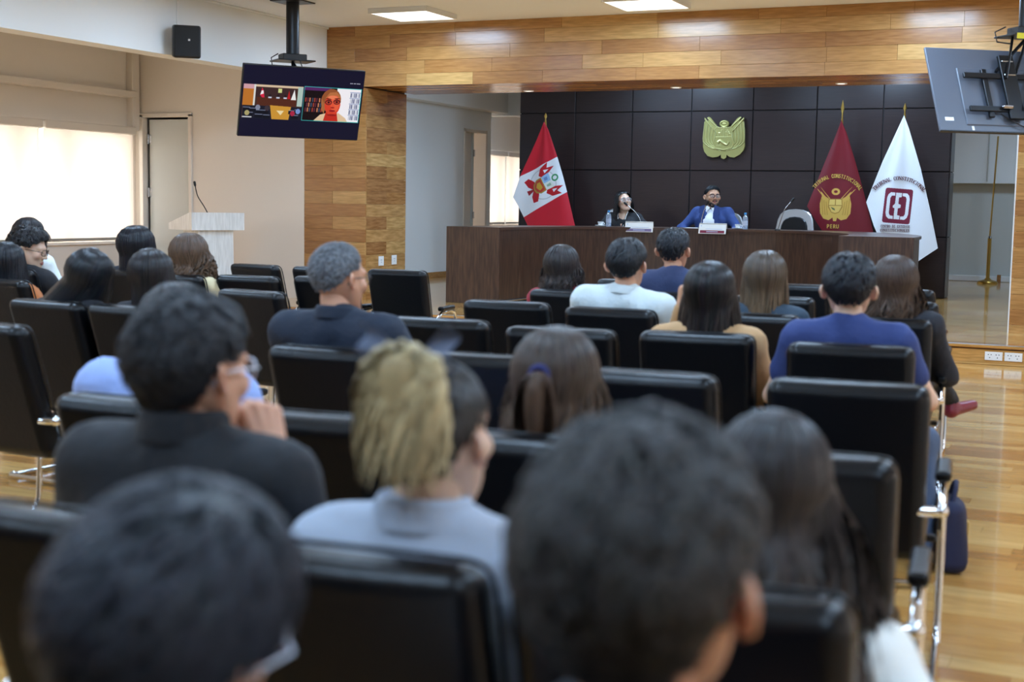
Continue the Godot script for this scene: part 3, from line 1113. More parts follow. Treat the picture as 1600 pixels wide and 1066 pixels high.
func bench_chair(label: String, p: Vector3, turn: float) -> void:
	var t := thing("bench_chair", label, "chair", p, turn, "chairs behind the bench")
	# the front of the chair looks along +z here
	var outer := PackedVector2Array()
	var inner := PackedVector2Array()
	for q in [[-0.285, 0.42], [-0.265, 0.8], [-0.245, 0.93], [-0.215, 1.0], [-0.17, 1.04], [-0.1, 1.066], [0.0, 1.075], [0.1, 1.066], [0.17, 1.04], [0.215, 1.0], [0.245, 0.93], [0.265, 0.8], [0.285, 0.42]]:
		outer.append(Vector2(q[0], q[1]))
		inner.append(Vector2(q[0] * 0.74, 0.42 + (q[1] - 0.42) * 0.84))
	var x := Transform3D(Basis(Vector3.RIGHT, -0.12), Vector3(0, 0.05, -0.26))
	var f := MB.new()
	f.prism(outer, 0.03, x, 0.012)
	put("back_frame", f, M.aluminium, t)
	var pad := MB.new()
	pad.prism(inner, 0.05, x, 0.015)
	put("back_pad", pad, M.leather, t)
	var s := MB.new()
	s.cushion(Vector3(0, 0.47, -0.02), Vector3(0.5, 0.1, 0.5), 0.035, 4)
	put("seat", s, M.leather, t)
	for sx in [-1.0, 1.0]:
		var a := MB.new()
		a.tube([Vector3(sx * 0.29, 0.45, -0.2), Vector3(sx * 0.3, 0.67, -0.2), Vector3(sx * 0.3, 0.69, -0.17), Vector3(sx * 0.3, 0.69, 0.16), Vector3(sx * 0.3, 0.66, 0.19), Vector3(sx * 0.29, 0.45, 0.19)], 0.014, 8)
		put("armrest", a, M.aluminium, t)
	var st := MB.new()
	st.tube([Vector3(0, 0.1, 0), Vector3(0, 0.43, 0)], 0.03, 12)
	put("column", st, M.black_metal, t)
	for k in 5:
		var a := TAU * k / 5
		var l := MB.new()
		l.tube([Vector3(0, 0.11, 0), Vector3(cos(a) * 0.28, 0.07, sin(a) * 0.28)], [0.025, 0.016], 8)
		l.ball(Vector3(cos(a) * 0.29, 0.03, sin(a) * 0.29), Vector3(0.025, 0.03, 0.03), 10, 6)
		put("leg", l, M.black_plastic, t)


# ------------------------------------------------------------------ flags
func polyline(pts: Array, s: float) -> Vector2:
	var f := s * (pts.size() - 1)
	var k := mini(int(f), pts.size() - 2)
	return pts[k].cubic_interpolate(pts[k + 1], pts[maxi(k - 1, 0)], pts[mini(k + 2, pts.size() - 1)], f - k) if pts.size() > 2 and false else pts[k].lerp(pts[k + 1], f - k)


func flag_depth(p: Vector2, c: Vector2, ph: float) -> float:
	# folds fan out from the gathered corner at the top
	var d := p - c
	var r := d.length()
	var a := atan2(d.x, -d.y)
	return (0.03 * sin(a * 9.0 + ph) + 0.018 * sin(a * 17.0 + ph * 2.0 + r * 1.7)) * clampf(r * 0.9, 0.1, 0.8) + 0.05 * exp(-r * 3.0)


func make_flag(label: String, group: String, left: Array, right: Array, ph: float, pic: ImageTexture, pole_x: float, lean: float, finial: float) -> Node3D:
	var z := -18.5
	var apex: Vector2 = left[0]
	var t := thing("flag", label, "flag", Vector3(apex.x, STAGE, z), 0, group)
	var o := Vector3(apex.x, STAGE, 0)
	var lo := Vector2(1e9, 1e9)
	var hi := Vector2(-1e9, -1e9)
	for l in [left, right]:
		for p in l:
			lo = lo.min(p)
			hi = hi.max(p)
	var rows := []
	var back := []
	var uvs := []
	for i in 57:
		var a := polyline(left, i / 56.0)
		var b := polyline(right, i / 56.0)
		var row := []
		var bk := []
		var ur := []
		for j in 33:
			var p := a.lerp(b, j / 32.0)
			var d := flag_depth(p, apex, ph)
			row.append(Vector3(p.x, p.y, d) - o)
			bk.append(Vector3(p.x, p.y, d - 0.004) - o)
			ur.append(Vector2((p.x - lo.x) / (hi.x - lo.x), (hi.y - p.y) / (hi.y - lo.y)))
		rows.append(row)
		back.append(bk)
		uvs.append(ur)
	var m := MB.new()
	m.sheet(rows, false, uvs)
	m.sheet(back, false, uvs)
	var cm := StandardMaterial3D.new()
	cm.albedo_texture = pic
	cm.roughness = 0.45
	put("cloth", m, cm, t)
	var pole := MB.new()
	pole.tube([Vector3(lean, 0.0, -0.16), Vector3(0, apex.y - STAGE - 0.1, -0.03), Vector3(0, apex.y - STAGE + 0.02, -0.01)], 0.014, 10)
	put("pole", pole, M.brass, t)
	var fi := MB.new()
	fi.tube([Vector3(0, apex.y - STAGE, -0.01), Vector3(0, apex.y - STAGE + finial * 0.35, -0.01), Vector3(0, apex.y - STAGE + finial * 0.6, -0.01), Vector3(0, apex.y - STAGE + finial, -0.01)], [0.012, 0.01, 0.026, 0.003], 8)
	put("finial", fi, M.brass, t)
	var bs := MB.new()
	bs.lathe([Vector2(0, 0.03), Vector2(0.03, 0.1), Vector2(0.05, 0.03), Vector2(0.15, 0.015), Vector2(0.16, 0.0)], 24, Transform3D(Basis(), Vector3(lean, 0, -0.16)))
	put("base", bs, M.brass, t)
	return t


# letters stand along an arc on the flag
func letters(called: String, t: Node3D, apex: Vector2, ph: float, word: String, c: Vector2, r: float, a0: float, a1: float, size: float, m: Material, serif := true, wide := 1.0) -> void:
	var font := SystemFont.new()
	font.font_names = PackedStringArray(["Droid Serif" if serif else "Droid Sans"])
	font.font_weight = 700
	var g := MB.new()
	for i in word.length():
		if word[i] == " ":
			continue
		var f := float(i) / maxf(1, word.length() - 1)
		var p: Vector2
		var a := 0.0
		if r > 0.0:
			a = lerpf(a0, a1, f)
			p = c + Vector2(sin(a), cos(a)) * r
		else:
			p = c + Vector2(lerpf(a0, a1, f), 0)
		var tm := TextMesh.new()
		tm.font = font
		tm.text = word[i]
		tm.font_size = 32
		tm.pixel_size = size / 32.0
		tm.depth = 0.004
		tm.curve_step = 2.0
		var arr := tm.surface_get_arrays(0)
		var x := Transform3D(Basis(Vector3.BACK, -a).scaled_local(Vector3(wide, 1, 1)), Vector3(p.x - apex.x, p.y - STAGE, flag_depth(p, apex, ph) + 0.009))
		var b := g.v.size()
		for q in arr[Mesh.ARRAY_VERTEX]:
			g.vert(x * q, Vector3.BACK)
		for q in arr[Mesh.ARRAY_INDEX]:
			g.ix.append(q + b)
	put(called, g, m, t)


func print_poly(im: Image, left: Array, right: Array, poly: Array, c: Color) -> void:
	# prints a form given in metres on the flag into its picture
	var lo := Vector2(1e9, 1e9)
	var hi := Vector2(-1e9, -1e9)
	for l in [left, right]:
		for p in l:
			lo = lo.min(p)
			hi = hi.max(p)
	var o := PackedVector2Array()
	for p in poly:
		o.append(Vector2((p.x - lo.x) / (hi.x - lo.x) * im.get_width(), (hi.y - p.y) / (hi.y - lo.y) * im.get_height()))
	fill_poly(im, o, c)


func blank(w: int, h: int, c: Color) -> Image:
	var im := Image.create(w, h, false, Image.FORMAT_RGB8)
	im.fill(c)
	return im


func fill_poly(im: Image, poly: PackedVector2Array, c: Color) -> void:
	var lo := Vector2(1e9, 1e9)
	var hi := Vector2(-1e9, -1e9)
	for p in poly:
		lo = lo.min(p)
		hi = hi.max(p)
	for y in range(maxi(0, int(lo.y)), mini(im.get_height(), int(hi.y) + 2)):
		for x in range(maxi(0, int(lo.x)), mini(im.get_width(), int(hi.x) + 2)):
			if Geometry2D.is_point_in_polygon(Vector2(x + 0.5, y + 0.5), poly):
				im.set_pixel(x, y, c)


func oval(c: Vector2, r: Vector2, turn := 0.0, n := 20) -> PackedVector2Array:
	var o := PackedVector2Array()
	for i in n:
		o.append(c + Vector2(cos(TAU * i / n) * r.x, sin(TAU * i / n) * r.y).rotated(turn))
	return o


func weave(im: Image, sd: int) -> void:
	var f := FastNoiseLite.new()
	f.seed = sd
	f.frequency = 0.35
	for y in im.get_height():
		for x in im.get_width():
			var k := 1.0 + 0.045 * f.get_noise_2d(x * 0.6, y)
			var c := im.get_pixel(x, y)
			im.set_pixel(x, y, Color(c.r * k, c.g * k, c.b * k))


func crest(c: Vector2, k: float) -> Array:
	# outline of the arms with draped flags, for a width of 2 k
	var o := []
	for p in [[-0.97, 0.92], [-0.62, 0.55], [-0.3, 0.36], [-0.1, 0.4], [0.1, 0.4], [0.3, 0.36], [0.62, 0.55], [0.97, 0.92], [0.88, 0.6], [1.0, 0.1], [0.97, -0.5], [0.75, -0.85], [0.4, -0.95], [0.15, -0.78], [0.1, -1.0], [-0.1, -1.0], [-0.15, -0.78], [-0.4, -0.95], [-0.75, -0.85], [-0.97, -0.5], [-1.0, 0.1], [-0.88, 0.6]]:
		o.append(c + Vector2(p[0], p[1]) * k)
	return o


func make_flags() -> void:
	# red and white national flag: bands run up to the right, the arms lie across them
	var l1 := [Vector2(-7.952, 2.560), Vector2(-8.090, 2.262), Vector2(-8.319, 1.792), Vector2(-8.449, 1.449), Vector2(-8.340, 1.242), Vector2(-8.211, 1.035), Vector2(-8.060, 0.754), Vector2(-7.910, 0.493)]
	var r1 := [Vector2(-7.952, 2.560), Vector2(-7.888, 2.438), Vector2(-7.748, 2.047), Vector2(-7.661, 1.786), Vector2(-7.584, 1.535), Vector2(-7.452, 1.052), Vector2(-7.364, 0.754), Vector2(-7.287, 0.495)]
	var red := rgb(205, 24, 46)
	var white := rgb(238, 240, 244)
	var im := blank(560, 1000, red)
	var lo := Vector2(-8.449, 0.493)
	var sz := Vector2(-7.287 + 8.449, 2.560 - 0.493)
	var P := func(px: float, py: float) -> Vector2:
		# from metres on the flag to texture cells
		return Vector2((px - lo.x) / sz.x * 560.0, (lo.y + sz.y - py) / sz.y * 1000.0)
	fill_poly(im, PackedVector2Array([P.call(-8.7, 1.57), P.call(-8.319, 1.765), P.call(-7.746, 2.050), P.call(-7.2, 2.33), P.call(-7.2, 1.72), P.call(-7.584, 1.535), P.call(-8.262, 1.165), P.call(-8.7, 0.93)]), white)
	# arms: turned so that their top points to the upper right
	var cc := Vector2(-7.945, 1.655)
	var ang := 0.5
	var Q := func(x: float, y: float) -> Vector2:
		var v: Vector2 = cc + Vector2(x, y).rotated(ang - PI * 0.5) * 0.26
		return P.call(v.x, v.y)
	var poly := func(a: Array, c: Color) -> void:
		var o := PackedVector2Array()
		for q in a:
			o.append(Q.call(q[0], q[1]))
		fill_poly(im, o, c)
	var ringp := []
	var ringi := []
	for i in 28:
		var a := TAU * i / 28
		ringp.append([cos(a) * 0.86, sin(a) * 0.86 - 0.1])
		ringi.append([cos(a) * 0.8, sin(a) * 0.8 - 0.1])
	poly.call(ringp, rgb(206, 208, 212))
	poly.call(ringi, white)
	for s in [-1.0, 1.0]:
		poly.call([[s * 0.34, 0.05], [s * 0.42, 0.5], [s * 0.62, 0.98], [s * 0.72, 0.55], [s * 0.98, 0.72], [s * 0.86, 0.15], [s * 0.55, -0.12]], rgb(196, 20, 34))
		poly.call([[s * 0.5, 0.3], [s * 0.6, 0.62], [s * 0.7, 0.3]], white)
		poly.call([[s * 0.06, -0.5], [s * 0.4, -0.55], [s * 0.72, -0.8], [s * 0.66, -1.1], [s * 0.3, -1.05], [s * 0.04, -0.82]], rgb(190, 18, 34))
		poly.call([[s * 0.04, -0.75], [s * 0.14, -1.22], [s * 0.0, -1.22], [s * 0.0, -0.75]], rgb(160, 18, 30))
	poly.call([[-0.4, -0.02], [0.4, -0.02], [0.42, -0.4], [0.26, -0.68], [0, -0.78], [-0.26, -0.68], [-0.42, -0.4]], rgb(176, 142, 60))
	poly.call([[-0.33, -0.08], [0.33, -0.08], [0.35, -0.4], [0.2, -0.6], [0, -0.68], [-0.2, -0.6], [-0.35, -0.4]], rgb(196, 60, 40))
	poly.call([[-0.2, -0.2], [0.16, -0.16], [0.24, -0.4], [-0.02, -0.56], [-0.22, -0.42]], rgb(206, 164, 52))
	poly.call([[-0.4, 0.0], [0.0, 0.0], [0.0, 0.46], [-0.44, 0.5]], rgb(150, 190, 226))
	poly.call([[0.0, 0.0], [0.4, 0.0], [0.44, 0.5], [0.0, 0.46]], rgb(226, 232, 224))
	poly.call([[0.14, 0.1], [0.26, 0.1], [0.28, 0.36], [0.12, 0.36]], rgb(150, 178, 150))
	poly.call([[-0.3, 0.12], [-0.12, 0.1], [-0.1, 0.3], [-0.28, 0.34]], rgb(110, 140, 190))
	var wo := []
	var wi := []
	for i in 18:
		var a := TAU * i / 18
		wo.append([cos(a) * 0.2, 0.74 + sin(a) * 0.22])
		wi.append([cos(a) * 0.11, 0.74 + sin(a) * 0.13])
	poly.call(wo, rgb(64, 150, 96))
	poly.call(wi, white)
	weave(im, 3)
	make_flag("red and white national flag with coloured arms hanging at the left of the bench", "flags behind the bench", l1, r1, 0.6, ImageTexture.create_from_image(im), -7.95, 0.1, 0.13)

	# maroon flag
	var l2 := [Vector2(-3.628, 2.534), Vector2(-3.712, 2.306), Vector2(-3.860, 1.921), Vector2(-4.055, 1.385), Vector2(-3.926, 1.188), Vector2(-3.789, 0.992), Vector2(-3.643, 0.789), Vector2(-3.498, 0.595)]
	var r2 := [Vector2(-3.628, 2.534), Vector2(-3.553, 2.364), Vector2(-3.398, 1.881), Vector2(-3.252, 1.398), Vector2(-3.142, 0.991), Vector2(-3.092, 0.805), Vector2(-3.043, 0.636), Vector2(-3.005, 0.526)]
	var im2 := blank(400, 760, rgb(110, 5, 24))
	var gold := rgb(206, 164, 74)
	var cc2 := Vector2(-3.668, 1.40)
	print_poly(im2, l2, r2, crest(cc2, 0.21), gold)
	for s in [-1.0, 1.0]:
		print_poly(im2, l2, r2, [cc2 + Vector2(s * 0.1, 0.06), cc2 + Vector2(s * 0.112, 0.05), cc2 + Vector2(s * 0.26, 0.225), cc2 + Vector2(s * 0.235, 0.21)], gold)
		print_poly(im2, l2, r2, [cc2 + Vector2(s * 0.06, 0.08), cc2 + Vector2(s * 0.07, 0.07), cc2 + Vector2(s * 0.222, 0.262), cc2 + Vector2(s * 0.2, 0.24)], gold)
		for k in 3:
			print_poly(im2, l2, r2, [cc2 + Vector2(s * (0.19 - k * 0.03), 0.09 - k * 0.02), cc2 + Vector2(s * (0.182 - k * 0.03), 0.09 - k * 0.02), cc2 + Vector2(s * (0.16 - k * 0.03), -0.13), cc2 + Vector2(s * (0.168 - k * 0.03), -0.13)], rgb(168, 126, 48))
	var wr := []
	var wj := []
	for i in 18:
		var a := TAU * i / 18
		wr.append(cc2 + Vector2(0.0, 0.185) + Vector2(cos(a), sin(a) * 0.8) * 0.058)
		wj.append(cc2 + Vector2(0.0, 0.185) + Vector2(cos(a), sin(a) * 0.7) * 0.026)
	print_poly(im2, l2, r2, wr, gold)
	print_poly(im2, l2, r2, wj, rgb(110, 5, 24))
	print_poly(im2, l2, r2, [cc2 + Vector2(-0.09, 0.09), cc2 + Vector2(0.09, 0.09), cc2 + Vector2(0.1, -0.02), cc2 + Vector2(0.055, -0.095), cc2 + Vector2(0, -0.115), cc2 + Vector2(-0.055, -0.095), cc2 + Vector2(-0.1, -0.02)], rgb(160, 118, 44))
	print_poly(im2, l2, r2, [cc2 + Vector2(-0.08, 0.08), cc2 + Vector2(-0.006, 0.08), cc2 + Vector2(-0.006, 0.006), cc2 + Vector2(-0.088, 0.006)], rgb(222, 188, 100))
	print_poly(im2, l2, r2, [cc2 + Vector2(0.006, 0.08), cc2 + Vector2(0.08, 0.08), cc2 + Vector2(0.088, 0.006), cc2 + Vector2(0.006, 0.006)], rgb(222, 188, 100))
	print_poly(im2, l2, r2, [cc2 + Vector2(-0.088, -0.006), cc2 + Vector2(0.088, -0.006), cc2 + Vector2(0.05, -0.085), cc2 + Vector2(0, -0.102), cc2 + Vector2(-0.05, -0.085)], rgb(216, 180, 92))
	print_poly(im2, l2, r2, [cc2 + Vector2(-0.06, -0.02), cc2 + Vector2(-0.01, -0.04), cc2 + Vector2(0.0, -0.07), cc2 + Vector2(-0.04, -0.05)], rgb(90, 96, 60))
	weave(im2, 5)
	var f2 := make_flag("maroon flag with gold arms hanging between the empty chair and the white flag", "flags behind the bench", l2, r2, 2.2, ImageTexture.create_from_image(im2), -3.63, 0.08, 0.27)
	var a2 := Vector2(-3.628, 2.534)
	letters("lettering", f2, a2, 2.2, "TRIBUNAL CONSTITUCIONAL", Vector2(-3.665, 1.42), 0.375, -0.92, 0.98, 0.072, M.gold_thread, false, 0.72)
	letters("lettering", f2, a2, 2.2, "PERU", Vector2(-3.690, 1.118), 0.0, -0.065, 0.065, 0.075, M.gold_thread, false, 0.85)

	# white flag
	var l3 := [Vector2(-2.815, 2.592), Vector2(-2.896, 2.402), Vector2(-3.068, 1.992), Vector2(-3.262, 1.449), Vector2(-3.149, 1.145), Vector2(-3.038, 0.909), Vector2(-2.911, 0.674), Vector2(-2.796, 0.491)]
	var r3 := [Vector2(-2.815, 2.592), Vector2(-2.750, 2.426), Vector2(-2.571, 1.885), Vector2(-2.424, 1.327), Vector2(-2.314, 0.862), Vector2(-2.423, 0.783), Vector2(-2.542, 0.695), Vector2(-2.676, 0.589)]
	var im3 := blank(400, 880, rgb(236, 238, 242))
	var maroon := rgb(122, 28, 56)
	# rounded maroon square, slightly turned, with three white letter forms
	var c3 := Vector2(-2.853, 1.405)
	var T := func(x: float, y: float) -> Vector2:
		return c3 + Vector2(x, y).rotated(-0.07)
	var sq := []
	for k in 4:
		var cx: float = [1, -1, -1, 1][k]
		var cy: float = [1, 1, -1, -1][k]
		for i in 5:
			var a := PI * 0.5 * (k + i / 4.0)
			sq.append(T.call(cx * 0.145 + cos(a) * 0.03, cy * 0.2 + sin(a) * 0.03))
	print_poly(im3, l3, r3, sq, maroon)
	for s in [-1.0, 1.0]:
		var o := []
		for q in [[0.045, 0.175], [0.1, 0.175], [0.13, 0.145], [0.142, 0.1], [0.142, -0.1], [0.13, -0.145], [0.1, -0.175], [0.045, -0.175], [0.045, -0.135], [0.085, -0.13], [0.1, -0.1], [0.1, 0.1], [0.085, 0.13], [0.045, 0.135]]:
			o.append(T.call(s * q[0], q[1]))
		print_poly(im3, l3, r3, o, rgb(236, 238, 242))
	var mid := []
	for q in [[-0.036, 0.175], [0.036, 0.175], [0.036, 0.12], [0.005, 0.115], [0.005, 0.03], [0.036, 0.02], [0.036, -0.02], [0.005, -0.03], [0.005, -0.12], [0.036, -0.125], [0.036, -0.175], [-0.036, -0.175], [-0.036, -0.03], [-0.06, -0.025], [-0.06, 0.0], [-0.036, 0.03]]:
		mid.append(T.call(q[0], q[1]))
	print_poly(im3, l3, r3, mid, rgb(236, 238, 242))
	weave(im3, 7)
	var f3 := make_flag("white flag with a maroon square emblem hanging at the right end of the dark wall", "flags behind the bench", l3, r3, 4.0, ImageTexture.create_from_image(im3), -2.81, 0.06, 0.16)
	var a3 := Vector2(-2.815, 2.592)
	letters("lettering", f3, a3, 4.0, "TRIBUNAL CONSTITUCIONAL", Vector2(-2.845, 1.35), 0.42, -0.84, 0.88, 0.066, M.maroon_thread, true, 0.8)
	letters("lettering", f3, a3, 4.0, "CENTRO DE ESTUDIOS", Vector2(-2.872, 1.135), 0.0, -0.175, 0.175, 0.05, M.maroon_thread, true, 0.6)
	letters("lettering", f3, a3, 4.0, "CONSTITUCIONALES", Vector2(-2.875, 1.083), 0.0, -0.175, 0.175, 0.05, M.maroon_thread, true, 0.68)
	# the bare flagstaff in the passage
	var t := thing("flagstaff", "bare brass flagstaff on a round base in the passage right of the dark wall", "flagstaff", Vector3(-2.13, STAGE, -23.5))
	var p := MB.new()
	p.tube([Vector3(0, 0.05, 0), Vector3(0, 0.75, 0)], 0.03, 12)
	put("sleeve", p, M.brass, t)
	var q := MB.new()
	q.tube([Vector3(0, 0.75, 0), Vector3(0.05, 2.4, 0)], 0.013, 10)
	put("pole", q, M.brass, t)
	var b := MB.new()
	b.lathe([Vector2(0, 0.09), Vector2(0.035, 0.09), Vector2(0.06, 0.065), Vector2(0.15, 0.04), Vector2(0.165, 0.02), Vector2(0.165, 0.0)], 28)
	put("base", b, M.brass, t)
	var kb := MB.new()
	kb.tube([Vector3(0, 0.74, 0), Vector3(0, 0.78, 0)], [0.036, 0.02], 12)
	put("collar", kb, M.steel, t)


func make_emblem() -> void:
	var t := thing("wall_emblem", "gold metal coat of arms fixed to the middle of the dark panel wall", "emblem", Vector3(-5.37, 2.33, DARK_Z))
	var o := Vector2(-5.37, 2.33)
	var pts := [Vector2(-5.664, 2.623), Vector2(-5.605, 2.560), Vector2(-5.605, 2.634), Vector2(-5.576, 2.622), Vector2(-5.469, 2.499), Vector2(-5.429, 2.480), Vector2(-5.303, 2.486), Vector2(-5.272, 2.497), Vector2(-5.182, 2.610), Vector2(-5.143, 2.632), Vector2(-5.155, 2.562), Vector2(-5.088, 2.620), Vector2(-5.098, 2.560), Vector2(-5.071, 2.450), Vector2(-5.063, 2.216), Vector2(-5.080, 2.155), Vector2(-5.133, 2.095), Vector2(-5.210, 2.056), Vector2(-5.273, 2.064), Vector2(-5.321, 2.095), Vector2(-5.328, 2.053), Vector2(-5.363, 2.033), Vector2(-5.399, 2.052), Vector2(-5.409, 2.098), Vector2(-5.447, 2.068), Vector2(-5.526, 2.056), Vector2(-5.599, 2.079), Vector2(-5.653, 2.141), Vector2(-5.671, 2.210), Vector2(-5.675, 2.348), Vector2(-5.655, 2.478), Vector2(-5.650, 2.562)]
	var poly := PackedVector2Array()
	for p in pts:
		poly.append(p - o)
	mat("emblem_gold", rgb(170, 164, 100), 0.4, 0.55)
	mat("emblem_gold_bright", rgb(196, 192, 130), 0.34, 0.55)
	var m := MB.new()
	m.prism(poly, 0.035, Transform3D(Basis(), Vector3(0, 0, 0.012)))
	put("plate", m, M.emblem_gold, t)
	var sh := PackedVector2Array()
	for p in [Vector2(-5.511, 2.446), Vector2(-5.469, 2.484), Vector2(-5.413, 2.476), Vector2(-5.374, 2.487), Vector2(-5.326, 2.475), Vector2(-5.275, 2.486), Vector2(-5.235, 2.444), Vector2(-5.253, 2.414), Vector2(-5.251, 2.345), Vector2(-5.217, 2.269), Vector2(-5.246, 2.193), Vector2(-5.308, 2.178), Vector2(-5.363, 2.163), Vector2(-5.419, 2.178), Vector2(-5.491, 2.186), Vector2(-5.525, 2.255), Vector2(-5.488, 2.347), Vector2(-5.482, 2.415)]:
		sh.append(p - o)
	var s := MB.new()
	s.prism(sh, 0.012, Transform3D(Basis(), Vector3(0, 0, 0.047)))
	put("shield", s, M.emblem_gold, t)
	var rim := MB.new()
	var ring := []
	for i in sh.size() + 1:
		ring.append(Vector3(sh[i % sh.size()].x, sh[i % sh.size()].y, 0.06))
	rim.tube(ring, 0.0065, 6)
	rim.tube([Vector3(-0.118, 0.015, 0.06), Vector3(0.118, 0.015, 0.06)], 0.006, 6)
	rim.tube([Vector3(0.0, 0.015, 0.06), Vector3(0.0, 0.15, 0.06)], 0.005, 6)
	put("shield_rim", rim, M.emblem_gold_bright, t)
	var w := MB.new()
	var wr := []
	for i in 25:
		var a := TAU * i / 24
		wr.append(Vector3(cos(a) * 0.055, 0.2 + sin(a) * 0.038, 0.04))
	w.tube(wr, 0.018, 8)
	w.ball(Vector3(0, 0.2, 0.03), Vector3(0.055, 0.04, 0.02), 14, 8)
	put("wreath", w, M.emblem_gold, t)
	for sx in [-1.0, 1.0]:
		for k in 5:
			var f := MB.new()
			var l := []
			for i in 9:
				var u := i / 8.0
				var x := lerpf(0.285 - k * 0.042, 0.04, smoothstep(0.45, 1.0, u)) + 0.02 * sin(u * PI)
				var y := lerpf(0.235 - k * 0.028, -0.245 + k * 0.016, pow(u, 0.75)) + 0.06 * smoothstep(0.7, 1.0, u)
				l.append(Vector3(sx * x, y, 0.05))
			f.tube(l, 0.0075, 6)
			put("drapery_fold", f, M.emblem_gold_bright, t)
		var pl := MB.new()
		pl.tube([Vector3(sx * 0.1, 0.155, 0.05), Vector3(sx * 0.245, 0.29, 0.05)], [0.008, 0.012], 6)
		pl.tube([Vector3(sx * 0.14, 0.11, 0.05), Vector3(sx * 0.285, 0.275, 0.05)], [0.008, 0.012], 6)
		put("flag_pole", pl, M.emblem_gold_bright, t)
	var an := MB.new()
	# the small animal, tree and horn on the shield
	an.ball(Vector3(-0.062, 0.07, 0.058), Vector3(0.028, 0.014, 0.008), 10, 6)
	an.tube([Vector3(-0.04, 0.075, 0.058), Vector3(-0.032, 0.12, 0.058), Vector3(-0.02, 0.118, 0.058)], 0.006, 6)
	for x in [-0.082, -0.07, -0.052, -0.044]:
		an.tube([Vector3(x, 0.065, 0.058), Vector3(x, 0.03, 0.058)], 0.004, 5)
	an.tube([Vector3(0.055, 0.025, 0.058), Vector3(0.055, 0.09, 0.058)], 0.005, 5)
	for p in [Vector2(0.055, 0.105), Vector2(0.038, 0.085), Vector2(0.074, 0.085), Vector2(0.085, 0.06)]:
		an.ball(Vector3(p.x, p.y, 0.058), Vector3(0.016, 0.014, 0.008), 8, 5)
	an.tube([Vector3(-0.085, -0.06, 0.058), Vector3(-0.05, -0.035, 0.058), Vector3(0.0, -0.07, 0.058), Vector3(0.05, -0.095, 0.058), Vector3(0.08, -0.06, 0.058), Vector3(0.06, -0.035, 0.058)], [0.026, 0.024, 0.022, 0.018, 0.012, 0.006], 8)
	for i in 8:
		an.ball(Vector3(-0.1 + 0.018 * (i % 4) + 0.01 * (i / 4), -0.09 - 0.018 * (i / 4), 0.058), Vector3(0.01, 0.01, 0.007), 6, 4)
	put("shield_figures", an, M.emblem_gold_bright, t)


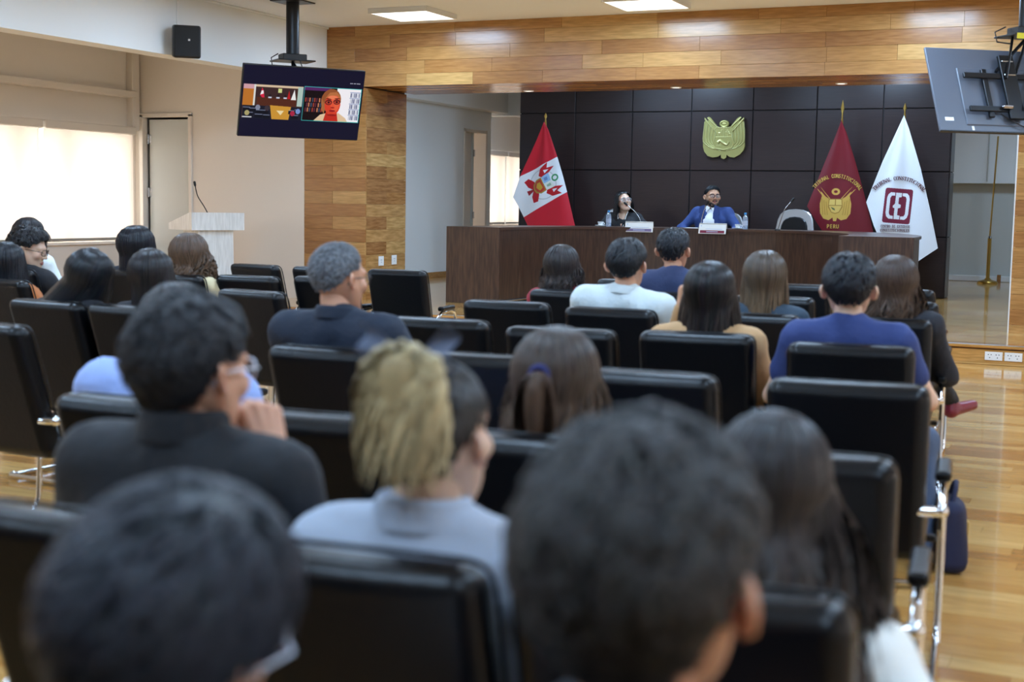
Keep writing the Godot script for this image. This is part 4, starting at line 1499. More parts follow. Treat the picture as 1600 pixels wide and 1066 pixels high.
# ------------------------------------------------------------------ television sets
func screen_picture() -> ImageTexture:
	# a video call: the hall on the left, a person on the right, dark bands above and below
	var w := 640
	var h := 364
	var im := blank(w, h, rgb(18, 18, 44))
	var R := func(x0: float, y0: float, x1: float, y1: float, c: Color) -> void:
		im.fill_rect(Rect2i(int(x0), int(y0), int(x1 - x0), int(y1 - y0)), c)
	# left tile
	R.call(6, 96, 318, 272, rgb(70, 48, 42))
	R.call(6, 96, 60, 120, rgb(210, 160, 170))
	R.call(6, 120, 60, 205, rgb(190, 116, 44))
	R.call(60, 96, 70, 205, rgb(220, 220, 216))
	R.call(70, 96, 318, 108, rgb(216, 190, 160))
	R.call(70, 108, 280, 160, rgb(60, 40, 42))
	R.call(290, 100, 318, 200, rgb(176, 200, 190))
	fill_poly(im, PackedVector2Array([Vector2(80, 160), Vector2(285, 160), Vector2(285, 200), Vector2(180, 212), Vector2(80, 200)]), rgb(84, 42, 30))
	fill_poly(im, PackedVector2Array([Vector2(102, 110), Vector2(94, 150), Vector2(104, 162), Vector2(118, 162), Vector2(112, 130)]), rgb(214, 40, 70))
	fill_poly(im, PackedVector2Array([Vector2(100, 126), Vector2(94, 148), Vector2(112, 142), Vector2(110, 126)]), rgb(240, 236, 240))
	fill_poly(im, PackedVector2Array([Vector2(244, 118), Vector2(236, 164), Vector2(254, 164)]), rgb(186, 30, 36))
	fill_poly(im, PackedVector2Array([Vector2(272, 112), Vector2(256, 168), Vector2(284, 168)]), rgb(238, 240, 238))
	R.call(186, 112, 206, 134, rgb(206, 214, 140))
	for x in [146, 188, 226]:
		fill_poly(im, oval(Vector2(x, 150), Vector2(6, 7)), rgb(40, 30, 34))
		R.call(x - 9, 156, x + 9, 164, rgb(200, 206, 224))
	R.call(10, 205, 318, 272, rgb(26, 28, 44))
	fill_poly(im, PackedVector2Array([Vector2(150, 200), Vector2(262, 204), Vector2(254, 272), Vector2(164, 272)]), rgb(206, 150, 56))
	fill_poly(im, PackedVector2Array([Vector2(186, 226), Vector2(226, 226), Vector2(210, 250)]), rgb(238, 220, 170))
	for q in [[30, 214, 54], [66, 218, 60], [98, 226, 54], [130, 226, 44], [44, 240, 60], [96, 248, 58], [136, 250, 50], [268, 222, 50], [296, 216, 40], [286, 246, 54]]:
		R.call(q[0] - q[2] * 0.35, q[1], q[0] + q[2] * 0.35, q[1] + 20, rgb(16, 18, 30))
		R.call(q[0] - q[2] * 0.35, q[1], q[0] + q[2] * 0.35, q[1] + 3, rgb(150, 160, 190))
	for q in [[88, 214, 130, 136, 158], [34, 244, 172, 160, 110], [300, 226, 120, 150, 210], [272, 238, 170, 40, 70], [136, 216, 60, 50, 60]]:
		fill_poly(im, oval(Vector2(q[0], q[1]), Vector2(13, 14)), rgb(q[2], q[3], q[4]))
	R.call(10, 262, 60, 268, rgb(220, 220, 226))
	# right tile
	R.call(322, 92, 634, 272, rgb(64, 190, 186))
	R.call(325, 95, 631, 269, rgb(22, 12, 18))
	R.call(325, 95, 470, 112, rgb(86, 40, 100))
	for k in 26:
		R.call(332 + (k * 37) % 100, 150 + (k / 9) * 26, 340 + (k * 37) % 100, 172 + (k / 9) * 26, [rgb(150, 60, 50), rgb(60, 70, 90), rgb(190, 120, 90), rgb(90, 40, 60)][k % 4])
	R.call(500, 95, 631, 269, rgb(248, 244, 250))
	for k in 5:
		R.call(572, 110 + k * 30, 631, 114 + k * 30, rgb(150, 164, 200))
		for j in 6:
			R.call(576 + j * 9, 116 + k * 30, 582 + j * 9, 138 + k * 30, [rgb(80, 90, 130), rgb(200, 206, 220), rgb(120, 130, 160)][(j + k) % 3])
	fill_poly(im, PackedVector2Array([Vector2(388, 269), Vector2(420, 236), Vector2(470, 222), Vector2(520, 224), Vector2(560, 250), Vector2(572, 269)]), rgb(228, 196, 160))
	fill_poly(im, PackedVector2Array([Vector2(452, 215), Vector2(508, 215), Vector2(520, 269), Vector2(440, 269)]), rgb(196, 46, 34))
	fill_poly(im, oval(Vector2(472, 160), Vector2(54, 62), 0.1), rgb(150, 84, 48))
	fill_poly(im, PackedVector2Array([Vector2(420, 150), Vector2(424, 210), Vector2(440, 232), Vector2(446, 190)]), rgb(170, 104, 62))
	fill_poly(im, oval(Vector2(482, 180), Vector2(43, 58)), rgb(218, 66, 44))
	fill_poly(im, PackedVector2Array([Vector2(440, 150), Vector2(462, 118), Vector2(500, 114), Vector2(524, 140), Vector2(520, 152), Vector2(480, 132)]), rgb(186, 112, 66))
	fill_poly(im, oval(Vector2(496, 176), Vector2(24, 44)), rgb(236, 96, 64))
	fill_poly(im, oval(Vector2(480, 143), Vector2(26, 10)), rgb(240, 128, 88))
	for s in [-1, 1]:
		fill_poly(im, oval(Vector2(482 + s * 22, 168 - s * 2), Vector2(19, 13)), rgb(48, 18, 26))
		fill_poly(im, oval(Vector2(482 + s * 22, 169 - s * 2), Vector2(15, 9)), rgb(190, 64, 48))
		fill_poly(im, oval(Vector2(482 + s * 22, 168 - s * 2), Vector2(6, 5)), rgb(40, 14, 20))
		fill_poly(im, oval(Vector2(482 + s * 23, 150 - s * 2), Vector2(15, 3), -0.1 * s), rgb(110, 40, 30))
	fill_poly(im, PackedVector2Array([Vector2(478, 168), Vector2(488, 168), Vector2(494, 196), Vector2(474, 196)]), rgb(230, 86, 58))
	fill_poly(im, oval(Vector2(484, 197), Vector2(11, 4)), rgb(160, 36, 32))
	fill_poly(im, oval(Vector2(484, 214), Vector2(17, 5)), rgb(146, 26, 34))
	fill_poly(im, oval(Vector2(484, 236), Vector2(26, 5)), rgb(150, 30, 26))
	# video softness
	var soft := im.get_region(Rect2i(6, 92, 628, 180))
	soft.resize(210, 60, Image.INTERPOLATE_LANCZOS)
	soft.resize(628, 180, Image.INTERPOLATE_CUBIC)
	im.blit_rect(soft, Rect2i(0, 0, 628, 180), Vector2i(6, 92))
	# small caption marks at the upper right of the picture
	for k in 14:
		if k != 4 and k != 8:
			R.call(566 + k * 4, 62, 569 + k * 4, 67, rgb(190, 190, 206))
	return ImageTexture.create_from_image(im)


func make_screens() -> void:
	# set facing the hall
	var t := thing("television", "wall-sized black television showing a video call, hanging at the left of the timber header", "television", Vector3(-7.748, 2.331, -11.769))
	var b := Basis.from_euler(Vector3(deg_to_rad(17.75), deg_to_rad(52.8), 0), EULER_ORDER_YXZ)
	var w := 1.29
	var h := 0.735
	put("casing", one_box(b * Vector3(0, 0, -0.022), Vector3(w, h, 0.04), 0.006, b), M.black_plastic, t)
	var sm := StandardMaterial3D.new()
	sm.albedo_color = Color(0.02, 0.02, 0.025)
	sm.roughness = 0.2
	sm.metallic_specular = 0.2
	sm.emission_enabled = true
	sm.emission_texture = screen_picture()
	sm.emission = Color.BLACK
	sm.emission_operator = BaseMaterial3D.EMISSION_OP_ADD
	sm.emission_energy_multiplier = 0.9
	var s := MB.new()
	var k := Vector2(w * 0.5 - 0.008, h * 0.5 - 0.008)
	for q in [[-1, 1, 0, 0], [1, 1, 1, 0], [1, -1, 1, 1], [-1, -1, 0, 1]]:
		s.vert(b * Vector3(q[0] * k.x, q[1] * k.y, 0.0005), b * Vector3.BACK, Vector2(q[2], q[3]))
	s.quad(0, 1, 2, 3)
	put("screen", s, sm, t)
	var a := AreaLight3D.new()
	a.name = "screen_glow"
	t.add_child(a)
	a.transform = Transform3D(b * Basis(Vector3.UP, PI), b * Vector3(0, 0, 0.02))
	a.area_size = Vector2(1.2, 0.4)
	a.area_range = 20
	a.light_energy = 0.06
	a.light_color = Color(1, 0.85, 0.8)
	a.shadow_enabled = true
	tv_mount(t, b, Vector3(-8.06, 0, -12.06) - Vector3(-7.748, 0, -11.769), 2.331, "ceiling mount")
	# set seen from behind, facing the stage
	var t2 := thing("television", "flat television seen from behind on its ceiling arm at the top right", "television", Vector3(-0.981, 2.288, -11.477))
	var b2 := Basis.from_euler(Vector3(deg_to_rad(24.3), deg_to_rad(-142.8), 0), EULER_ORDER_YXZ)
	var cs := MB.new()
	cs.box(b2 * Vector3(0, 0, -0.012), Vector3(w, h, 0.024), 0.004, b2)
	put("casing", cs, M.grey_plastic, t2)
	put("rear_bulge", one_box(b2 * Vector3(-0.02, -0.06, -0.026), Vector3(0.86, 0.5, 0.016), 0.006, b2), M.grey_plastic, t2)
	var s2 := MB.new()
	s2.box(b2 * Vector3(0, 0, 0.0005), Vector3(w - 0.016, h - 0.016, 0.002), 0, b2)
	put("screen", s2, M.black_plastic, t2)
	put("bottom_edge", one_box(b2 * Vector3(0, -h * 0.5 + 0.006, -0.012), Vector3(w, 0.014, 0.03), 0.003, b2), M.black_plastic, t2)
	for q in [[0.55, -0.26, 0.075, 0.03], [0.36, -0.335, 0.02, 0.035]]:
		put("sticker", one_box(b2 * Vector3(q[0], q[1], -0.025), Vector3(q[2], q[3], 0.001), 0, b2), M.paper, t2)
	tv_mount(t2, b2, Vector3(-0.86, 0, -11.72) - Vector3(-0.981, 0, -11.477), 2.288, "ceiling mount", true)


func tv_mount(t: Node3D, b: Basis, off: Vector3, y: float, _label: String, detail := false) -> void:
	var top := CEIL - y
	var foot := 0.50
	var p := MB.new()
	p.tube([off + Vector3(0, top, 0), off + Vector3(0, foot, 0)], 0.068, 20)
	put("column", p, M.black_metal, t)
	var pl := MB.new()
	pl.box(off + Vector3(0, top - 0.006, 0), Vector3(0.34, 0.012, 0.34), 0.003)
	put("ceiling_plate", pl, M.black_metal, t)
	var yaw := Basis(Vector3.UP, b.get_euler(EULER_ORDER_YXZ).y)
	put("shelf_plate", one_box(off + Vector3(0, foot - 0.04, 0), Vector3(0.4, 0.014, 0.3), 0.003, yaw), M.black_metal, t)
	put("motor_box", one_box(off + Vector3(0, foot - 0.005, 0), Vector3(0.26, 0.07, 0.17), 0.008, yaw), M.black_plastic, t)
	var cb := MB.new()
	cb.tube([off + Vector3(-0.16, foot + 0.04, 0.03), off + Vector3(-0.24, foot + 0.0, 0.04), off + Vector3(-0.22, foot - 0.08, 0.05), off + Vector3(-0.1, foot - 0.1, 0.05)], 0.006, 6)
	cb.tube([off + Vector3(0.12, foot - 0.03, 0.05), off + Vector3(0.16, foot - 0.12, 0.06), off + Vector3(0.12, foot - 0.2, 0.05)], 0.006, 6)
	put("cable", cb, M.black_plastic, t)
	var start := off + Vector3(0, foot - 0.05, 0)
	for s in [-1.0, 1.0]:
		var l := MB.new()
		l.box((start + b * Vector3(s * 0.09, 0.15, -0.06)) * 0.5, Vector3(0.02, (start - b * Vector3(s * 0.09, 0.15, -0.06)).length(), 0.03), 0.003, Basis(Quaternion(Vector3.UP, (start - b * Vector3(s * 0.09, 0.15, -0.06)).normalized())))
		put("hanger_arm", l, M.black_metal, t)
	# upright channel, two rails and two hooks on the back of the set
	put("channel", one_box(b * Vector3(0, 0.0, -0.085), Vector3(0.13, 0.56, 0.03), 0.004, b), M.black_metal, t)
	for y2 in [0.1, -0.19]:
		put("rail", one_box(b * Vector3(0, y2, -0.075), Vector3(0.78, 0.045, 0.022), 0.004, b), M.black_metal, t)
	for x in [-0.2, 0.2]:
		put("hook_bar", one_box(b * Vector3(x, -0.045, -0.06), Vector3(0.045, 0.42, 0.025), 0.004, b), M.black_metal, t)
	if detail:
		var st := MB.new()
		st.tube([start + b * Vector3(-0.12, 0.0, 0), b * Vector3(-0.06, -0.2, -0.13)], 0.011, 8)
		st.tube([start + b * Vector3(-0.16, 0.0, 0), b * Vector3(-0.09, -0.2, -0.13)], 0.011, 8)
		st.tube([start + b * Vector3(0.12, 0.02, 0), b * Vector3(0.05, 0.06, -0.12)], 0.011, 8)
		put("gas_strut", st, M.black_metal, t)
		for x in [-0.13, 0.08]:
			put("bolt_bar", one_box(b * Vector3(x, -0.185, -0.11), Vector3(0.1, 0.03, 0.03), 0.012, b), M.steel, t)
		for y2 in [0.22, 0.1]:
			put("pin", one_box(b * Vector3(0.0, y2, -0.105), Vector3(0.1, 0.012, 0.012), 0.004, b), M.steel, t)
		mat("yellow_sticker", rgb(226, 214, 30), 0.5)
		put("sticker", one_box(off + Vector3(0, foot - 0.055, 0) + yaw * Vector3(0.14, 0, -0.152), Vector3(0.09, 0.045, 0.002), 0, yaw), M.yellow_sticker, t)
		put("sticker", one_box(off + Vector3(-0.025, foot + 0.28, 0.07), Vector3(0.06, 0.035, 0.002), 0), M.paper, t)
		put("sticker", one_box(off + Vector3(-0.02, foot + 0.31, 0.07), Vector3(0.03, 0.04, 0.002), 0), M.paper, t)
		var c2 := MB.new()
		c2.tube([b * Vector3(0.12, -0.22, -0.06), b * Vector3(0.05, -0.28, -0.07), b * Vector3(-0.06, -0.33, -0.06), b * Vector3(-0.12, -0.3, -0.06), b * Vector3(-0.1, -0.2, -0.07)], 0.005, 6)
		put("cable", c2, M.black_plastic, t)


# ------------------------------------------------------------------ lectern and fittings
func make_podium() -> void:
	# front panel turned towards the stage; its top slopes down to the speaker's side
	var t := thing("lectern", "whitewashed wooden lectern standing in front of the pale wall", "lectern", Vector3(-9.98, 0, -13.12), 67.5)
	# local +z is the front
	var prof := PackedVector2Array([Vector2(0.27, 0.985), Vector2(0.27, 1.19), Vector2(0.22, 1.19), Vector2(-0.27, 1.06), Vector2(-0.27, 0.985)])
	var m := MB.new()
	# profile lies in (z, y); pushed along x
	m.prism(prof, 0.7, Transform3D(Basis(Vector3(0, 0, 1), Vector3(0, 1, 0), Vector3(-1, 0, 0)), Vector3(0.35, 0, 0)), 0.0)
	put("top_box", m, M.podium_wood, t)
	var c := MB.new()
	var pl := PackedVector2Array([Vector2(-0.25, 0.03), Vector2(0.25, 0.03), Vector2(0.235, 0.985), Vector2(-0.235, 0.985)])
	c.prism(pl, 0.34, Transform3D(Basis(), Vector3(0, 0, -0.13)), 0.002)
	put("column", c, M.podium_wood, t)
	put("base", one_box(Vector3(0, 0.02, 0.03), Vector3(0.6, 0.04, 0.46), 0.005), M.podium_wood, t)
	microphone("thin black gooseneck microphone on the whitewashed lectern", [Vector3(-9.98, 1.15, -13.17), Vector3(-10.03, 1.26, -13.14), Vector3(-10.09, 1.38, -13.1), Vector3(-10.11, 1.50, -13.08)], true)


func outlet(label: String, p: Vector3, turn: float, size: Vector2, double: bool) -> void:
	var t := thing("wall_outlet", label, "outlet", p, turn, "")
	put("plate", one_box(Vector3(0, 0, 0.003), Vector3(size.x, size.y, 0.008), 0.002), M.white_plastic, t)
	var h := MB.new()
	for s in ([-1.0, 1.0] if double else [0.0]):
		for q in [[-0.012, 0.012], [0.012, 0.012], [0.0, -0.014]]:
			h.box(Vector3(s * size.x * 0.22 + q[0], q[1], 0.0075), Vector3(0.007, 0.009, 0.003), 0.001)
	put("sockets", h, M.rubber, t)


func make_small_fittings() -> void:
	outlet("white double power socket on the stage step, the left one of two", Vector3(-1.058, 0.079, -12.607), 0, Vector2(0.148, 0.075), true)
	outlet("white double power socket on the stage step, the right one of two", Vector3(-0.893, 0.079, -12.607), 0, Vector2(0.148, 0.075), true)
	outlet("white wall socket on the timber pillar, nearer the front edge", Vector3(-8.319, 0.63, -14.36), 90, Vector2(0.12, 0.115), false)
	outlet("white wall socket on the timber pillar, nearer the stage wall", Vector3(-8.319, 0.635, -14.68), 90, Vector2(0.12, 0.115), false)
	# loudspeaker on the beam
	var t := thing("loudspeaker", "small black loudspeaker on the white beam near the left television", "loudspeaker", Vector3(-8.66, 2.90, -11.08), 42)
	var b := Basis(Vector3.RIGHT, 0.12)
	var m := MB.new()
	m.cushion(Vector3.ZERO, Vector3(0.27, 0.32, 0.2), 0.025, 3, null, b)
	put("cabinet", m, M.black_plastic, t)
	var g := one_box(b * Vector3(0, 0, 0.101), Vector3(0.235, 0.285, 0.008), 0.004, b)
	put("grille", g, M.rubber, t)
	put("badge", one_box(b * Vector3(0.02, 0.02, 0.107), Vector3(0.022, 0.022, 0.002), 0.001, b), M.steel, t)
	var br := MB.new()
	br.tube([Vector3(0.0, 0.0, -0.09), Vector3(-0.02, 0.0, -0.17), Vector3(-0.09, 0.0, -0.2)], 0.014, 8)
	br.box(Vector3(-0.105, 0, -0.2), Vector3(0.01, 0.12, 0.08), 0.002, Basis(Vector3.UP, -0.73))
	put("bracket", br, M.black_metal, t)
	var cd := thing("cable_duct", "thin white cable duct running up from the loudspeaker to the ceiling", "cable duct", Vector3(-8.858, 0, -11.2))
	put("duct", one_box(Vector3(0, 3.17, 0), Vector3(0.014, 0.46, 0.03), 0.003), M.white_plastic, cd)
	# small white box on the wall above the side door
	var sw := thing("wall_box", "small white box high on the wall left of the dark panels", "junction box", Vector3(-8.62, 2.82, -20.98))
	put("cover", one_box(Vector3(0, 0, 0), Vector3(0.12, 0.3, 0.05), 0.01), M.white_plastic, sw)
	# bag by the aisle
	mat("navy_cloth", rgb(28, 34, 66), 0.8)
	var bag := thing("shoulder_bag", "navy fabric bag standing on the floor beside the aisle chair", "bag", Vector3(-0.575, 0, -5.3), 10)
	var bm := MB.new()
	bm.cushion(Vector3(0, 0.135, 0), Vector3(0.11, 0.27, 0.28), 0.045, 5, func(p: Vector3) -> Vector3: return Vector3(p.x * (1.12 - 0.9 * (p.y + 0.17)) + 0.012 * sin(p.z * 22.0 + p.y * 9.0), p.y, p.z * (1.05 - 0.35 * (p.y + 0.17))))
	put("body", bm, M.navy_cloth, bag)
	var hd := MB.new()
	hd.tube([Vector3(0.0, 0.25, -0.09), Vector3(0.015, 0.31, -0.06), Vector3(0.02, 0.33, 0.0), Vector3(0.015, 0.31, 0.06), Vector3(0.0, 0.25, 0.09)], 0.01, 6)
	put("handle", hd, M.navy_cloth, bag)
	put("patch", one_box(Vector3(0.066, 0.16, 0.02), Vector3(0.006, 0.05, 0.045), 0.001), M.gold_thread, bag)


# ------------------------------------------------------------------ chairs of the audience
const CHAIRS := {
	# place: x, z of the top of the back, turn, label
	"A1": [-0.505, -1.620, 6, "black leather armchair under the listener in white, at the aisle"],
	"A2": [-0.608, -2.627, 6, "empty black leather aisle armchair just ahead of the listener in white"],
	"A3": [-0.701, -3.796, 6, "empty black leather aisle armchair directly behind the man in the royal blue shirt"],
	"A4": [-0.893, -4.870, 8, "black leather aisle armchair of the man in the royal blue shirt"],
	"A5": [-1.002, -6.148, 5, "black leather aisle armchair of the woman with wavy brown hair"],
	"A6": [-1.127, -7.373, 5, "empty black leather aisle armchair, second row from the stage"],
	"A7": [-1.293, -8.515, 4, "empty black leather aisle armchair, front row nearest the stage"],
	"B1": [-0.981, -1.558, 4, "black leather armchair of the woman in the pale grey blazer"],
	"B2": [-1.173, -2.534, 2, "black leather armchair of the woman with the navy hair tie"],
	"B3": [-1.283, -3.718, 4, "empty black leather armchair between the navy hair tie and the empty aisle armchair"],
	"B4": [-1.501, -4.995, 8, "black leather armchair of the woman in the tan jacket"],
	"B5": [-1.563, -6.054, 3, "black leather armchair of the woman with light brown tips"],
	"B6": [-1.771, -7.311, 3, "empty black leather armchair just ahead of the woman with light brown tips"],
	"B7": [-1.947, -8.619, 3, "empty black leather armchair left of the royal blue shirt, front row"],
	"C1": [-1.435, -1.558, 2, "black leather armchair of the man in black holding his chin"],
	"C2": [-1.724, -2.555, 3, "empty black leather armchair between the man holding his chin and the blonde hair"],
	"C3": [-1.937, -3.853, 3, "empty black leather armchair between the blonde hair and the navy hair tie"],
	"C4": [-2.015, -4.860, 8, "empty black leather armchair behind the man in the white shirt, above the navy hair tie"],
	"C5": [-2.217, -5.950, 2, "black leather armchair of the man in the white shirt"],
	"C6": [-2.892, -7.062, 2, "black leather armchair of the woman in red"],
	"C7": [-2.970, -8.339, 2, "empty black leather armchair left of the man in the white shirt, front row"],
	"X6": [-2.337, -7.269, 2, "black leather armchair of the man in the dark blue shirt by the bench"],
	"D2": [-2.165, -2.544, 3, "black leather armchair of the man in the light blue shirt"],
	"D3": [-2.383, -3.759, 3, "black leather armchair of the grey-haired man"],
	"D4": [-2.612, -4.964, 6, "empty black leather armchair just ahead and right of the grey-haired man"],
	"D5": [-2.804, -6.054, 5, "empty black leather armchair below the left end of the bench"],
	"E1": [-4.751, -8.412, 6, "empty black leather armchair standing free right of the grey-haired man's head"],
	"E2": [-5.364, -8.339, -2, "empty black leather armchair behind the grey-haired man's head, front row"],
	"E3": [-4.647, -7.290, 0, "empty black leather armchair touching the grey-haired man's head from the left"],
	"L1": [-5.945, -8.370, -5, "empty black leather armchair, farthest of the three stacked up below the lectern"],
	"L2": [-5.088, -7.082, 3, "empty black leather armchair, middle of the three stacked up below the lectern"],
	"L3": [-4.250, -5.940, -8, "empty black leather armchair, nearest of the three stacked up below the lectern"],
	"L4": [-5.530, -6.906, 0, "black leather armchair of the woman with brown waves below the lectern"],
	"L5": [-6.002, -7.062, 0, "black leather armchair of the woman with the black bob"],
	"M1": [-4.060, -4.746, -3, "black leather armchair of the woman with straight dark hair beside the leaning one"],
	"M2": [-4.564, -4.777, -4, "black leather armchair of the woman leaning with long black hair"],
	"M3": [-3.946, -3.801, -6, "empty black leather armchair cut by the left edge, nearest the camera on that side"],
	"M4": [-5.919, -5.836, -5, "black leather armchair of the woman at the left edge"],
	"M6": [-6.740, -6.720, -3, "black leather armchair of the curly-haired listener by the window"],
	"M7": [-7.560, -7.560, -3, "black leather armchair of the listener in white by the window"],
	"N1": [-0.360, -0.700, 0, "black leather armchair of the curly dark head nearest the camera, below the frame"],
	"N2": [-0.770, -0.610, 0, "black leather armchair of the dark head at the lower left corner, below the frame"],
}
var seat_at := {}


func chair_back_shape(p: Vector3) -> Vector3:
	# wider at the top, dished, leaning back
	var y := p.y
	var k := 1.0 + 0.05 * y
	var dish := 0.022 * (1.0 - pow(absf(p.x) / 0.23, 2.0))
	return Vector3(p.x * k, y, p.z + y * 0.31 + dish * 0.6 + (0.012 * cos(p.x * 6.0) if p.z > 0 else 0.0))


func make_chairs() -> void:
	var proto := Node3D.new()
	# faces -z; the origin lies on the floor under the seat
	var bk := MB.new()
	bk.cushion(Vector3(0, 0.605, 0.168), Vector3(0.447, 0.53, 0.09), 0.0435, 7, chair_back_shape)
	var back := put("backrest", bk, M.leather, proto)
	# piping: two welts round the edge, seen as the bright line on top
	for zz in [-0.036]:
		var ring := []
		for i in 41:
			var a := TAU * i / 40.0 + 0.2
			var c := cos(a)
			var s := sin(a)
			var p := Vector3(signf(c) * pow(absf(c), 0.14) * 0.2195, signf(s) * pow(absf(s), 0.14) * 0.261, zz)
			p = chair_back_shape(p)
			ring.append(p + Vector3(0, 0.605, 0.168))
		var w := MB.new()
		w.tube(ring, 0.0042, 6, false)
		put("welt", w, M.leather_edge, back)
	var st := MB.new()
	st.cushion(Vector3(0, 0.395, -0.07), Vector3(0.45, 0.1, 0.42), 0.04, 6, func(p: Vector3) -> Vector3: return p + Vector3(0, 0.012 * cos(p.x * 6.5) * cos(p.z * 5.0) if p.y > 0 else 0.0, 0))
	put("seat", st, M.leather, proto)
	for s in [-1.0, 1.0]:
		var x: float = s * 0.266
		var f := MB.new()
		# one bent tube: arm, front leg, runner on the floor, rear rise
		var pts := [Vector3(x, 0.50, 0.145), Vector3(x, 0.525, 0.11), Vector3(x, 0.555, 0.05), Vector3(x, 0.565, -0.12), Vector3(x, 0.55, -0.2), Vector3(x, 0.51, -0.235), Vector3(x, 0.3, -0.225), Vector3(x, 0.08, -0.215), Vector3(x, 0.03, -0.19), Vector3(x, 0.014, -0.15), Vector3(x, 0.014, 0.2), Vector3(x, 0.02, 0.24), Vector3(x * 0.93, 0.02, 0.262)]
		f.tube(pts, 0.0125, 10)
		put("frame", f, M.chrome, proto)
		var pad := MB.new()
		pad.cushion(Vector3(x, 0.585, -0.05), Vector3(0.046, 0.034, 0.25), 0.014, 3)
		put("armrest", pad, M.leather, proto)
		var br := MB.new()
		br.tube([Vector3(s * 0.2, 0.50, 0.165), Vector3(s * 0.235, 0.50, 0.16), Vector3(x, 0.50, 0.148)], 0.016, 10)
		br.ball(Vector3(x, 0.502, 0.148), Vector3(0.021, 0.021, 0.021), 10, 6)
		put("bracket", br, M.chrome, proto)
		for cz in [-0.15, 0.08]:
			put("seat_clamp", one_box(Vector3(s * 0.225, 0.352, cz), Vector3(0.05, 0.02, 0.03), 0.004), M.black_metal, proto)
	var cr := MB.new()
	cr.tube([Vector3(-0.245, 0.02, 0.262), Vector3(0.245, 0.02, 0.262)], 0.0125, 10)
	put("cross_tube", cr, M.chrome, proto)
	for k in CHAIRS:
		var c: Array = CHAIRS[k]
		var o: Node3D = proto.duplicate()
		o.name = numbered("leather_armchair")
		add_child(o)
		var turn := deg_to_rad(float(c[2]))
		var fwd := Vector3(-sin(turn), 0, -cos(turn))
		o.position = Vector3(c[0], 0, c[1]) + fwd * 0.27
		o.rotation.y = turn
		tag(o, c[3], "chair", "black leather armchairs of the audience")
		seat_at[k] = o.transform
	proto.free()


